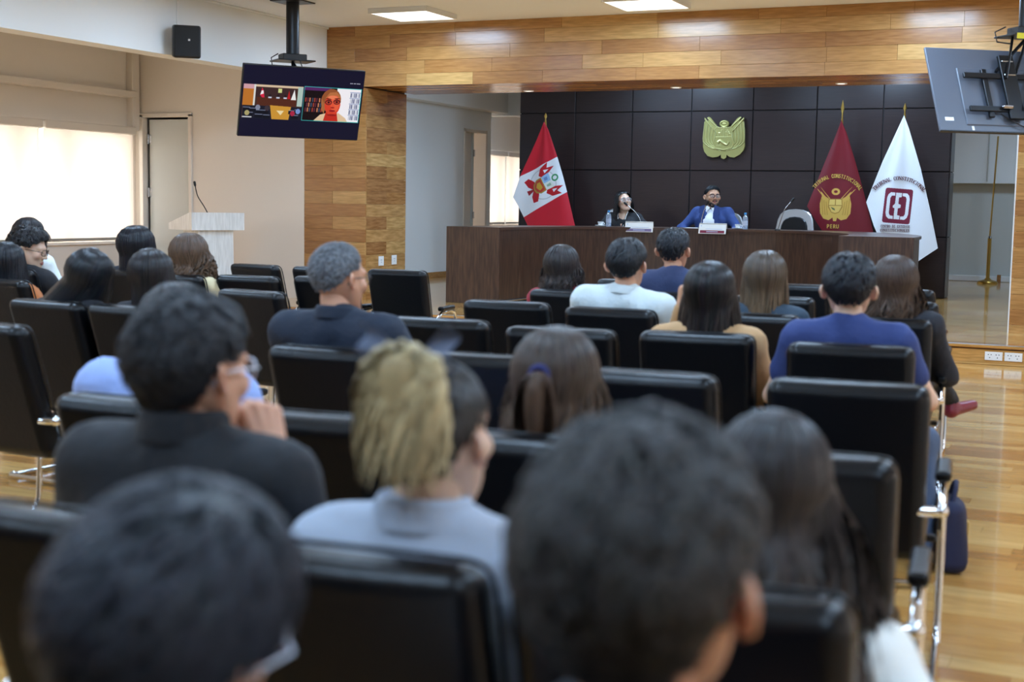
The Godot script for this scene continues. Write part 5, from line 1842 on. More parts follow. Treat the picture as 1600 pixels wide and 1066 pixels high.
# ------------------------------------------------------------------ people
# Field of tapered capsules joined smoothly, meshed as surface nets.
# bones: [from, to, radius, radius]
func nets(bones: Array, cell: float, k: float, wrinkle := 0.0, wfreq := 14.0) -> MB:
	var lo := Vector3(1e9, 1e9, 1e9)
	var hi := -lo
	for b in bones:
		var r := maxf(b[2], b[3]) + cell * 2.5
		lo = lo.min(b[0] - Vector3(r, r, r)).min(b[1] - Vector3(r, r, r))
		hi = hi.max(b[0] + Vector3(r, r, r)).max(b[1] + Vector3(r, r, r))
	var nx := int((hi.x - lo.x) / cell) + 2
	var ny := int((hi.y - lo.y) / cell) + 2
	var nz := int((hi.z - lo.z) / cell) + 2
	var f := PackedFloat32Array()
	f.resize(nx * ny * nz)
	f.fill(1.0)
	var sy := nx
	var sz := nx * ny
	for b in bones:
		var a: Vector3 = b[0]
		var e: Vector3 = b[1]
		var ra: float = b[2]
		var rb: float = b[3]
		var m := maxf(ra, rb) + k + cell * 2.0
		var ba := e - a
		var l2 := maxf(ba.length_squared(), 1e-9)
		var p0 := ((a.min(e) - Vector3(m, m, m) - lo) / cell).floor()
		var p1 := ((a.max(e) + Vector3(m, m, m) - lo) / cell).ceil()
		var x0 := maxi(0, int(p0.x))
		var x1 := mini(nx - 1, int(p1.x))
		for iz in range(maxi(0, int(p0.z)), mini(nz - 1, int(p1.z)) + 1):
			for iy in range(maxi(0, int(p0.y)), mini(ny - 1, int(p1.y)) + 1):
				var pa := lo + Vector3(x0, iy, iz) * cell - a
				var at := iz * sz + iy * sy + x0
				for x in range(x0, x1 + 1):
					var h := clampf(pa.dot(ba) / l2, 0.0, 1.0)
					var d := (pa - ba * h).length() - ra - (rb - ra) * h
					if d < m:
						var g := f[at]
						var w := absf(g - d)
						if w < k:
							w = k - w
							f[at] = minf(g, d) - w * w / (4.0 * k)
						elif d < g:
							f[at] = d
					pa.x += cell
					at += 1
	var out := MB.new()
	var map := PackedInt32Array()
	map.resize(nx * ny * nz)
	map.fill(-1)
	for iz in nz - 1:
		for iy in ny - 1:
			var at := iz * sz + iy * sy
			for x in nx - 1:
				var c := at + x
				var v0 := f[c]
				if v0 > cell * 2.0 or v0 < -cell * 2.0:
					continue
				var v1 := f[c + 1]
				var v2 := f[c + sy]
				var v3 := f[c + sy + 1]
				var v4 := f[c + sz]
				var v5 := f[c + sz + 1]
				var v6 := f[c + sz + sy]
				var v7 := f[c + sz + sy + 1]
				var neg := int(v0 < 0) + int(v1 < 0) + int(v2 < 0) + int(v3 < 0) + int(v4 < 0) + int(v5 < 0) + int(v6 < 0) + int(v7 < 0)
				if neg == 0 or neg == 8:
					continue
				var g := Vector3(v1 + v3 + v5 + v7 - v0 - v2 - v4 - v6, v2 + v3 + v6 + v7 - v0 - v1 - v4 - v5, v4 + v5 + v6 + v7 - v0 - v1 - v2 - v3)
				var gl := g.length()
				if gl < 1e-9:
					g = Vector3.UP
					gl = 1.0
				var n := g / gl
				var mid := (v0 + v1 + v2 + v3 + v4 + v5 + v6 + v7) / 8.0
				# step from the cell's middle to the surface along the gradient
				var s := clampf(-mid / (gl / 4.0), -0.75, 0.75)
				var p := lo + (Vector3(x, iy, iz) + Vector3(0.5, 0.5, 0.5) + n * s) * cell
				if wrinkle > 0.0:
					p += n * (noise.get_noise_3d(p.x * wfreq, p.y * wfreq * 0.6, p.z * wfreq) * wrinkle)
				map[c] = out.v.size()
				out.v.append(p)
				out.n.append(n)
				out.uv.append(Vector2(p.x, p.y))
				out.col.append(Color.WHITE)
	for iz in range(1, nz - 1):
		for iy in range(1, ny - 1):
			for x in range(1, nx - 1):
				var c := iz * sz + iy * sy + x
				if map[c] < 0:
					continue
				var s0 := f[c] < 0
				if s0 != (f[c + 1] < 0):
					net_quad(out, map, c, sy, sz)
				if s0 != (f[c + sy] < 0):
					net_quad(out, map, c, 1, sz)
				if s0 != (f[c + sz] < 0):
					net_quad(out, map, c, 1, sy)
	return out


func net_quad(out: MB, map: PackedInt32Array, c: int, u: int, w: int) -> void:
	var a := map[c]
	var b := map[c - u]
	var d := map[c - u - w]
	var e := map[c - w]
	if a >= 0 and b >= 0 and d >= 0 and e >= 0:
		out.quad(a, b, d, e)


# smooth wrinkled normals after displacement
func renormal(m: MB) -> void:
	var acc := PackedVector3Array()
	acc.resize(m.v.size())
	for i in range(0, m.ix.size(), 3):
		var cr := (m.v[m.ix[i + 2]] - m.v[m.ix[i]]).cross(m.v[m.ix[i + 1]] - m.v[m.ix[i]])
		for j in 3:
			acc[m.ix[i + j]] += cr
	for i in acc.size():
		if acc[i].length_squared() > 1e-16:
			var q := acc[i].normalized()
			m.n[i] = q if q.dot(m.n[i]) > 0 else -q


# ---- head
func ell(p: Vector3, c: Vector3, r: Vector3) -> float:
	var q := p - c
	var k0 := (q / r).length()
	var k1 := (q / (r * r)).length()
	return k0 * (k0 - 1.0) / maxf(k1, 1e-6)


func cap_d(p: Vector3, a: Vector3, b: Vector3, ra: float, rb: float) -> float:
	var ba := b - a
	var h := clampf((p - a).dot(ba) / maxf(ba.length_squared(), 1e-9), 0.0, 1.0)
	return (p - a - ba * h).length() - lerpf(ra, rb, h)


func smin(a: float, b: float, k: float) -> float:
	var h := maxf(k - absf(a - b), 0.0) / k
	return minf(a, b) - h * h * k * 0.25


func head_field(p: Vector3) -> float:
	var q := Vector3(absf(p.x), p.y, p.z)
	var d := ell(q, Vector3(0, 0.022, 0.012), Vector3(0.0765, 0.091, 0.096))
	d = smin(d, ell(q, Vector3(0, -0.045, -0.028), Vector3(0.061, 0.076, 0.064)), 0.03)
	d = smin(d, cap_d(q, Vector3(0.05, -0.03, 0.0), Vector3(0.02, -0.1, -0.066), 0.022, 0.017), 0.025)
	d = smin(d, ell(q, Vector3(0, -0.1, -0.07), Vector3(0.024, 0.018, 0.02)), 0.018)
	d = smin(d, ell(q, Vector3(0.043, -0.022, -0.066), Vector3(0.024, 0.02, 0.02)), 0.02)
	d = smin(d, cap_d(q, Vector3(0.0, 0.026, -0.084), Vector3(0.046, 0.024, -0.072), 0.011, 0.01), 0.016)
	# sockets
	d = -smin(-d, ell(q, Vector3(0.031, 0.004, -0.101), Vector3(0.019, 0.012, 0.017)), 0.012)
	# eyelids
	d = smin(d, ell(q, Vector3(0.031, 0.003, -0.083), Vector3(0.0145, 0.0105, 0.0095)), 0.004)
	# nose
	d = smin(d, cap_d(q, Vector3(0, 0.014, -0.086), Vector3(0, -0.026, -0.107), 0.0075, 0.0105), 0.012)
	d = smin(d, ell(q, Vector3(0.012, -0.031, -0.098), Vector3(0.008, 0.007, 0.009)), 0.006)
	# mouth
	d = smin(d, ell(q, Vector3(0, -0.0605, -0.087), Vector3(0.022, 0.0055, 0.009)), 0.006)
	d = smin(d, ell(q, Vector3(0, -0.0715, -0.086), Vector3(0.019, 0.006, 0.009)), 0.006)
	return d


var head_skin: MB
var head_ears: MB
var head_eyes: MB
var head_iris: MB
var head_lips: MB
var head_brows: MB
var hand_rest: MB
var hand_fist: MB


func make_head_template() -> void:
	var rows := []
	var nr := 46
	var na := 60
	for i in nr:
		var e := PI * (i + 0.35) / (nr - 0.3)
		var row := []
		for j in na:
			var a := TAU * j / na
			# finer towards the face
			a = a - 0.45 * sin(a)
			var d := Vector3(sin(e) * sin(a), cos(e), -sin(e) * cos(a))
			var o := Vector3(0, -0.008, 0)
			var t := 0.16
			for s in 14:
				var v := head_field(o + d * t)
				t -= v * 0.85
				if absf(v) < 0.0004:
					break
			row.append(o + d * t)
		rows.append(row)
	head_skin = MB.new()
	head_skin.sheet(rows, true)
	head_ears = MB.new()
	for s in [-1.0, 1.0]:
		var er := []
		for i in 7:
			var u := i / 6.0
			var row := []
			for j in 18:
				var a := TAU * j / 18
				var rim := 0.006 + 0.007 * exp(-pow((u - 0.8) / 0.18, 2.0)) - 0.004 * exp(-pow((u - 0.45) / 0.25, 2.0))
				var y := sin(a) * (0.031 if sin(a) > 0 else 0.027) * u
				var z := cos(a) * (0.019 if sin(a) > -0.3 else 0.015) * u
				row.append(Vector3(s * (0.0785 + rim * (0.35 if u > 0.99 else 1.0) + z * 0.62 + 0.004), y - 0.012, 0.016 + z + y * 0.18))
			er.append(row)
		head_ears.sheet(er, true)
		var bk := []
		for i in 4:
			var row := []
			for j in 18:
				row.append(er[6][j].lerp(Vector3(s * 0.066, -0.014, 0.014), i / 3.0))
			bk.append(row)
		head_ears.sheet(bk, true)
	head_eyes = MB.new()
	head_iris = MB.new()
	head_lips = MB.new()
	head_brows = MB.new()
	for s in [-1.0, 1.0]:
		head_eyes.ball(Vector3(s * 0.031, 0.002, -0.0822), Vector3(0.0112, 0.0052, 0.0115), 12, 8)
		head_iris.ball(Vector3(s * 0.031, 0.0025, -0.0905), Vector3(0.0056, 0.0052, 0.0042), 10, 6)
		var l := []
		for i in 7:
			var u := i / 6.0
			l.append(Vector3(s * lerpf(0.012, 0.05, u), 0.023 + 0.006 * sin(u * 2.6) - 0.003 * u, lerpf(-0.0965, -0.081, u * u)))
		head_brows.tube(l, [0.0025, 0.0042, 0.0045, 0.0042, 0.0036, 0.0028, 0.0012], 6)
	head_lips.tube([Vector3(-0.022, -0.063, -0.0875), Vector3(-0.01, -0.06, -0.0945), Vector3(0, -0.0612, -0.096), Vector3(0.01, -0.06, -0.0945), Vector3(0.022, -0.063, -0.0875)], [0.0015, 0.0042, 0.004, 0.0042, 0.0015], 8)
	head_lips.tube([Vector3(-0.021, -0.0665, -0.087), Vector3(-0.009, -0.0705, -0.0935), Vector3(0, -0.0715, -0.095), Vector3(0.009, -0.0705, -0.0935), Vector3(0.021, -0.0665, -0.087)], [0.0015, 0.0045, 0.005, 0.0045, 0.0015], 8)


# right hand, wrist at the origin, fingers along -z, palm down, thumb towards -x
func make_hand(curl: float) -> MB:
	var b := []
	var root := [Vector3(-0.027, 0.003, -0.085), Vector3(-0.009, 0.006, -0.09), Vector3(0.009, 0.004, -0.086), Vector3(0.025, 0.0, -0.078)]
	var len := [0.068, 0.076, 0.07, 0.054]
	b.append([Vector3(0, 0, 0.02), Vector3(0, 0, -0.02), 0.024, 0.024])
	for i in 4:
		b.append([Vector3(root[i].x * 0.55, 0, -0.01), root[i], 0.017, 0.0125])
		var a := root[i] as Vector3
		var sp: float = root[i].x * 0.25
		var l: float = len[i]
		var a1 := 0.1 + curl * 1.2
		var a2 := a1 + 0.5 + curl * 1.1
		var a3 := a2 + 0.45 + curl * 0.6
		var m1 := a + Vector3(sp * (1.0 - curl), -sin(a1), -cos(a1)).normalized() * l * 0.48
		var m2 := m1 + Vector3(sp * 0.5, -sin(a2), -cos(a2)).normalized() * l * 0.32
		var m3 := m2 + Vector3(0, -sin(a3), -cos(a3)).normalized() * l * 0.24
		b.append([a, m1, 0.0098, 0.0088])
		b.append([m1, m2, 0.0088, 0.0078])
		b.append([m2, m3, 0.0078, 0.0065])
	var t1 := Vector3(-0.043, -0.012, -0.052).lerp(Vector3(-0.034, -0.028, -0.055), curl)
	var t2 := Vector3(-0.052, -0.018, -0.082).lerp(Vector3(-0.022, -0.044, -0.076), curl)
	var t3 := Vector3(-0.05, -0.024, -0.103).lerp(Vector3(-0.004, -0.046, -0.082), curl)
	b.append([Vector3(-0.018, -0.004, -0.02), t1, 0.016, 0.0115])
	b.append([t1, t2, 0.0105, 0.0095])
	b.append([t2, t3, 0.0095, 0.007])
	return nets(b, 0.0042, 0.006)


# ---- hair
const LINE := [[0, 44], [35, 40], [55, 26], [70, 8], [82, 10], [95, 4], [112, -16], [130, -34], [155, -41], [180, -42]]


func hairline(az: float) -> float:
	var a := absf(rad_to_deg(wrapf(az, -PI, PI)))
	for i in LINE.size() - 1:
		if a <= LINE[i + 1][0]:
			return deg_to_rad(lerpf(LINE[i][1], LINE[i + 1][1], (a - LINE[i][0]) / float(LINE[i + 1][0] - LINE[i][0])))
	return deg_to_rad(-42)


# scalp point for azimuth (0 = face) and elevation, pushed out by off
func scalp(az: float, el: float, off: float) -> Vector3:
	var d := Vector3(cos(el) * sin(az), sin(el), -cos(el) * cos(az))
	var c := Vector3(0, 0.016, 0.011)
	var r := Vector3(0.0785, 0.0975, 0.0985)
	if d.y < 0:
		r = Vector3(0.0785 - 0.012 * -d.y, 0.105, 0.0985 - 0.022 * -d.y)
	return c + d * (1.0 / (d / r).length() + off)


func strand(m: MB, pts: Array, w0: float, c0: Color, c1: Color, x: Transform3D, centre: Vector3) -> void:
	# flat tapering lock with its face turned outwards
	var f := m.v.size()
	var n := pts.size()
	for i in n:
		var d: Vector3 = (pts[mini(i + 1, n - 1)] - pts[maxi(i - 1, 0)]).normalized()
		var o: Vector3 = pts[i] - centre
		o = (o - d * o.dot(d)).normalized()
		var s := d.cross(o).normalized()
		var u := float(i) / (n - 1)
		var w := w0 * (0.6 + 0.9 * u if u < 0.45 else 1.0 * (1.0 - pow((u - 0.45) / 0.55, 2.0)) + 0.06)
		var c := c0.lerp(c1, u)
		m.vert(x * (pts[i] + s * w), x.basis * (o + s * 0.6).normalized(), Vector2(0, u), c)
		m.vert(x * (pts[i] + o * w * 0.35), x.basis * o, Vector2(0.5, u), c)
		m.vert(x * (pts[i] - s * w), x.basis * (o - s * 0.6).normalized(), Vector2(1, u), c)
	for i in n - 1:
		var k := f + i * 3
		m.quad(k, k + 1, k + 4, k + 3)
		m.quad(k + 1, k + 2, k + 5, k + 4)


func tone(c: Color, r: RandomNumberGenerator, amt := 0.35) -> Color:
	var k := 1.0 + r.randf_range(-amt, amt)
	return Color(c.r * k, c.g * k, c.b * k)


# short hair: shell over the scalp and many small locks
func hair_short(h: Dictionary, x: Transform3D, r: RandomNumberGenerator) -> MB:
	var m := MB.new()
	m.colored = true
	var thick: float = h.get("thick", 0.018)
	var curl: float = h.get("curl", 0.0)
	var col: Color = h.col
	var tip: Color = h.get("tip", col)
	var rows := []
	var cols := []
	for i in 15:
		var u := i / 14.0
		var row := []
		var cr := []
		for j in 48:
			var az := TAU * j / 48
			var el := lerpf(PI * 0.5, hairline(az) + 0.02 - h.get("nape", 0.0) * smoothstep(1.6, 2.3, absf(wrapf(az, -PI, PI))), u)
			var t := thick * (0.72 if u < 0.9 else 0.72 * (1.0 - (u - 0.9) * 9.0)) * (1.0 - 0.45 * smoothstep(0.55, 1.0, u))
			var p := scalp(az, el, 0.0)
			t *= 1.0 - 0.55 * exp(-pow((absf(rad_to_deg(wrapf(az, -PI, PI))) - 92.0) / 26.0, 2.0)) * smoothstep(0.5, 0.9, u)
			t += noise.get_noise_3d(p.x * 34, p.y * 34, p.z * 34) * (0.004 + curl * 0.012) * (1.0 - u * 0.5)
			row.append(x * scalp(az, el, maxf(t, -0.002)))
			cr.append(col)
		rows.append(row)
		cols.append(cr)
	m.sheet(rows, true, [], cols)
	var centre := Vector3(0, 0.016, 0.011)
	var nn: int = h.get("n", 900)
	var bald: float = h.get("bald", 0.0)
	for s in nn:
		var az := r.randf() * TAU
		var v := r.randf()
		var low: float = hairline(az) - h.get("nape", 0.0) * smoothstep(1.6, 2.3, absf(wrapf(az, -PI, PI)))
		var el := asin(clampf(lerpf(sin(low), 1.0, v), -1, 1))
		if bald > 0.0 and scalp(az, el, 0).distance_to(Vector3(0, 0.075, 0.085)) < bald:
			continue
		var up := clampf((el - low) / (PI * 0.5 - low), 0, 1)
		var l: float = h.get("len", 0.034) * r.randf_range(0.7, 1.3) * lerpf(0.45, 1.0, smoothstep(0.0, 0.55, up))
		var th := thick * lerpf(0.4, 1.0, smoothstep(0.0, 0.5, up))
		var beside := exp(-pow((absf(rad_to_deg(wrapf(az, -PI, PI))) - 92.0) / 26.0, 2.0)) * (1.0 - smoothstep(0.1, 0.5, up))
		th *= 1.0 - 0.6 * beside
		l *= 1.0 - 0.5 * beside
		var pts := []
		var daz := r.randf_range(-0.5, 0.5) + 0.25
		var ph := r.randf() * TAU
		var np := 9 if curl > 0.3 else 5
		for i in np:
			var u := i / (np - 1.0)
			var e2 := maxf(el - u * l / 0.1, low - 0.12)
			var a2 := az + daz * u * l / 0.09
			var p := scalp(a2, e2, th * (0.35 + 0.75 * sin(minf(u * 2.2, 1.6))) + r.randf_range(0.0, 0.0022))
			if curl > 0.0:
				var d := (p - centre).normalized()
				var sd := d.cross(Vector3.UP).normalized()
				p += (1.0 - 0.7 * beside) * (sd * cos(ph + u * 11.0) + d.cross(sd) * sin(ph + u * 11.0) + d * (0.4 + 1.3 * noise.get_noise_3d(p.x * 26.0, p.y * 26.0, p.z * 26.0))) * curl * 0.01
			pts.append(p)
		strand(m, pts, h.get("w", 0.0034), tone(col, r, 0.3), tone(tip, r, 0.35), x, centre)
	return m


# long hair: locks follow the head from the crown, then hang
func long_path(h: Dictionary, az: float, side: float, off: float, length: float, ph: float, x: Transform3D) -> Array:
	var pts := []
	var part: float = h.get("part", 0.0)
	var e0 := deg_to_rad(86)
	var back := absf(wrapf(az, -PI, PI)) / PI
	var e1 := deg_to_rad(lerpf(10.0, -28.0, smoothstep(0.35, 0.75, back)))
	var vol: float = h.get("vol", 0.012)
	for i in 7:
		var u := i / 6.0
		var el := lerpf(e0, e1, u)
		az += h.get("wave", 0.0) * 7.0 * sin(ph * 1.7 + u * 5.0) * u * 0.5
		var p := scalp(az, el, vol * (0.5 + 0.5 * sin(u * 2.4)) + off)
		p.x += part * (1.0 - u) * 0.03
		pts.append(x * p)
	# hanging part goes straight down in the room, a little spread
	var p: Vector3 = pts[6]
	var d: Vector3 = (pts[6] - pts[5]).normalized()
	var g: Vector3 = h.get("fall", Vector3.DOWN).normalized()
	var n := 9
	var st := length / n
	var wav: float = h.get("wave", 0.0)
	var flare: float = h.get("flare", 0.05)
	var c := x.origin
	for i in n:
		var u := (i + 1.0) / n
		d = d.lerp(g, 0.45).normalized()
		var out := Vector3(p.x - c.x, 0, p.z - c.z).normalized()
		p += (d + out * flare * (1.0 - u)).normalized() * st
		var q := p
		if wav > 0.0:
			var sd := out.cross(Vector3.UP)
			q += (sd * sin(ph + u * h.get("freq", 7.0)) + out * cos(ph * 1.3 + u * h.get("freq", 7.0))) * wav * smoothstep(0.0, 0.35, u)
		# hair lies outside the back and shoulders
		pts.append(q)
	return pts


func hair_long(h: Dictionary, x: Transform3D, r: RandomNumberGenerator) -> MB:
	var m := MB.new()
	m.colored = true
	var col: Color = h.col
	var tip: Color = h.get("tip", col)
	var length: float = h.get("length", 0.28)
	var a0 := deg_to_rad(h.get("open", 62.0))
	var rows := []
	var cols := []
	var cnt := 44
	var inner := []
	for i in 16:
		rows.append([])
		cols.append([])
		inner.append([])
	for j in cnt:
		var az := lerpf(a0, TAU - a0, j / (cnt - 1.0))
		var ph := noise.get_noise_1d(az * 3.0) * 12.0
		var ll := length * (1.0 + 0.08 * noise.get_noise_1d(az * 9.0 + 30.0))
		var path := long_path(h, az, 0, 0.0, ll, ph, x)
		var deep := long_path(h, az, 0, -0.014, ll * 0.93, ph, x)
		for i in 16:
			rows[i].append(path[i])
			inner[i].append(deep[i])
			cols[i].append(col.lerp(tip, smoothstep(0.3, 1.0, i / 15.0)))
	m.sheet(rows, false, [], cols)
	m.sheet(inner, false, [], cols)
	# scalp in front of the part, swept back from the forehead
	var fr := []
	var fc := []
	for i in 8:
		var row := []
		var cr := []
		for j in 20:
			var az := lerpf(-a0 - 0.25, a0 + 0.25, j / 19.0)
			row.append(x * scalp(az, lerpf(deg_to_rad(88), hairline(az), i / 7.0), 0.006 * (1.0 - i / 7.0) + 0.004))
			cr.append(col)
		fr.append(row)
		fc.append(cr)
	m.sheet(fr, false, [], fc)
	var nn: int = h.get("n", 520)
	for s in nn:
		var az := lerpf(a0, TAU - a0, r.randf())
		var ph := noise.get_noise_1d(az * 3.0) * 12.0 + r.randf_range(-0.5, 0.5)
		var ll := length * r.randf_range(0.8, 1.06)
		var pts := long_path(h, az, 0, r.randf_range(0.0, 0.009), ll, ph, x)
		strand(m, pts, h.get("w", 0.0042), tone(col, r, 0.3), tone(tip, r, 0.35), Transform3D(), x.origin)
	# locks swept from the parting to both sides of the face
	for s in nn / 3:
		var sd := -1.0 if s % 2 == 0 else 1.0
		var d0 := scalp(0.02 * sd, deg_to_rad(r.randf_range(46, 88)), 0.004)
		var az := sd * (a0 + r.randf_range(-0.2, 0.35))
		var tail := long_path(h, az, 0, r.randf_range(0.001, 0.008), length * r.randf_range(0.8, 1.02), r.randf() * 6.0, x)
		var pts := []
		var d1: Vector3 = x.affine_inverse() * (tail[5] as Vector3)
		var c := Vector3(0, 0.016, 0.011)
		for i in 5:
			var u := i / 5.0
			var dir := (d0 - c).slerp(d1 - c, u)
			pts.append(x * (c + dir + dir.normalized() * 0.007 * sin(u * PI)))
		for i in range(5, tail.size()):
			pts.append(tail[i])
		strand(m, pts, h.get("w", 0.0042), tone(col, r, 0.3), tone(tip, r, 0.35), Transform3D(), x.origin)
	return m


# a tail of locks from a tie point
func hair_tail(h: Dictionary, x: Transform3D, r: RandomNumberGenerator) -> MB:
	var m := MB.new()
	m.colored = true
	var o: Vector3 = x * (h.tie as Vector3)
	var out: Vector3 = x.basis * (h.out as Vector3).normalized()
	var col: Color = h.col
	var tip: Color = h.get("tip", col)
	var nn: int = h.get("n", 260)
	var rad: float = h.get("rad", 0.05)
	var sd := out.cross(Vector3.UP).normalized()
	var up := sd.cross(out)
	var core := []
	var cr := []
	for i in 9:
		var u := i / 8.0
		core.append(o + out * h.get("reach", 0.05) * sin(u * PI * 0.75) + Vector3.DOWN * (h.length as float) * u * u * 0.9 + Vector3(0, h.get("lift", 0.02), 0) * sin(u * PI) * 0.8)
		cr.append(maxf(rad * (0.25 + 0.62 * sin(minf(u * 1.9, 2.5))) * (1.0 - 0.5 * u * u), 0.006))
	m.tube(core, cr, 12, true, col.lerp(tip, 0.4))
	for s in nn:
		var a := r.randf() * TAU
		var q := sqrt(r.randf())
		var ph := r.randf() * TAU
		var l: float = h.length * r.randf_range(0.75, 1.1)
		var pts := []
		for i in 10:
			var u := i / 9.0
			var sp := rad * (0.3 + 0.85 * sin(minf(u * 1.9, 2.3))) * (0.75 + 0.35 * q)
			var p: Vector3 = o + out * h.get("reach", 0.05) * sin(u * PI * 0.75) + Vector3.DOWN * l * u * u * 0.9 + Vector3(0, h.get("lift", 0.02), 0) * sin(u * PI) * 0.8
			p += (sd * cos(a) + up * sin(a) * 0.6) * sp
			p += (sd * sin(ph + u * 8.0) + out * cos(ph + u * 8.0)) * h.get("wave", 0.01) * u
			pts.append(p)
		strand(m, pts, h.get("w", 0.0045), tone(col, r, 0.3), tone(tip, r, 0.3), Transform3D(), o + out * 0.04 + Vector3.DOWN * 0.06)
	return m


var hair_mats := {}


func hair_material(gloss: float) -> StandardMaterial3D:
	if not hair_mats.has(gloss):
		var m := StandardMaterial3D.new()
		m.resource_name = "hair"
		m.vertex_color_use_as_albedo = true
		m.roughness = gloss
		m.metallic_specular = 0.36
		hair_mats[gloss] = m
	return hair_mats[gloss]


var cloth_mats := {}


func cloth(c: Color, rough := 0.85, sheen := 0.3) -> StandardMaterial3D:
	var key := [c, rough]
	if not cloth_mats.has(key):
		var m := StandardMaterial3D.new()
		m.resource_name = "cloth"
		m.albedo_color = c
		m.roughness = rough
		m.rim_enabled = sheen > 0
		m.rim = sheen
		m.rim_tint = 0.6
		m.uv1_triplanar = true
		m.uv1_scale = Vector3(6, 6, 6)
		m.heightmap_enabled = true
		m.heightmap_texture = weave_tex()
		m.heightmap_scale = 0.12
		cloth_mats[key] = m
	return cloth_mats[key]


var weave_picture: ImageTexture


func weave_tex() -> ImageTexture:
	if weave_picture == null:
		weave_picture = grain(256, 0.03, 15)
	return weave_picture


var skin_mats := {}


func skin(c: Color) -> StandardMaterial3D:
	if not skin_mats.has(c):
		var m := StandardMaterial3D.new()
		m.resource_name = "skin"
		m.albedo_color = c
		m.roughness = 0.5
		m.subsurf_scatter_enabled = true
		m.subsurf_scatter_strength = 0.15
		skin_mats[c] = m
	return skin_mats[c]


func place_hand(body: MB, wrist: Vector3, fingers: Vector3, back: Vector3, right: bool, fist := false) -> void:
	# fingers: where they point; back: where the back of the hand looks
	var z := -fingers.normalized()
	var y := (back - z * back.dot(z)).normalized()
	var x := y.cross(z)
	var b := Basis(x, y, z)
	if not right:
		b = b * Basis.from_scale(Vector3(-1, 1, 1))
	body.join(hand_fist if fist else hand_rest, Transform3D(b, wrist))


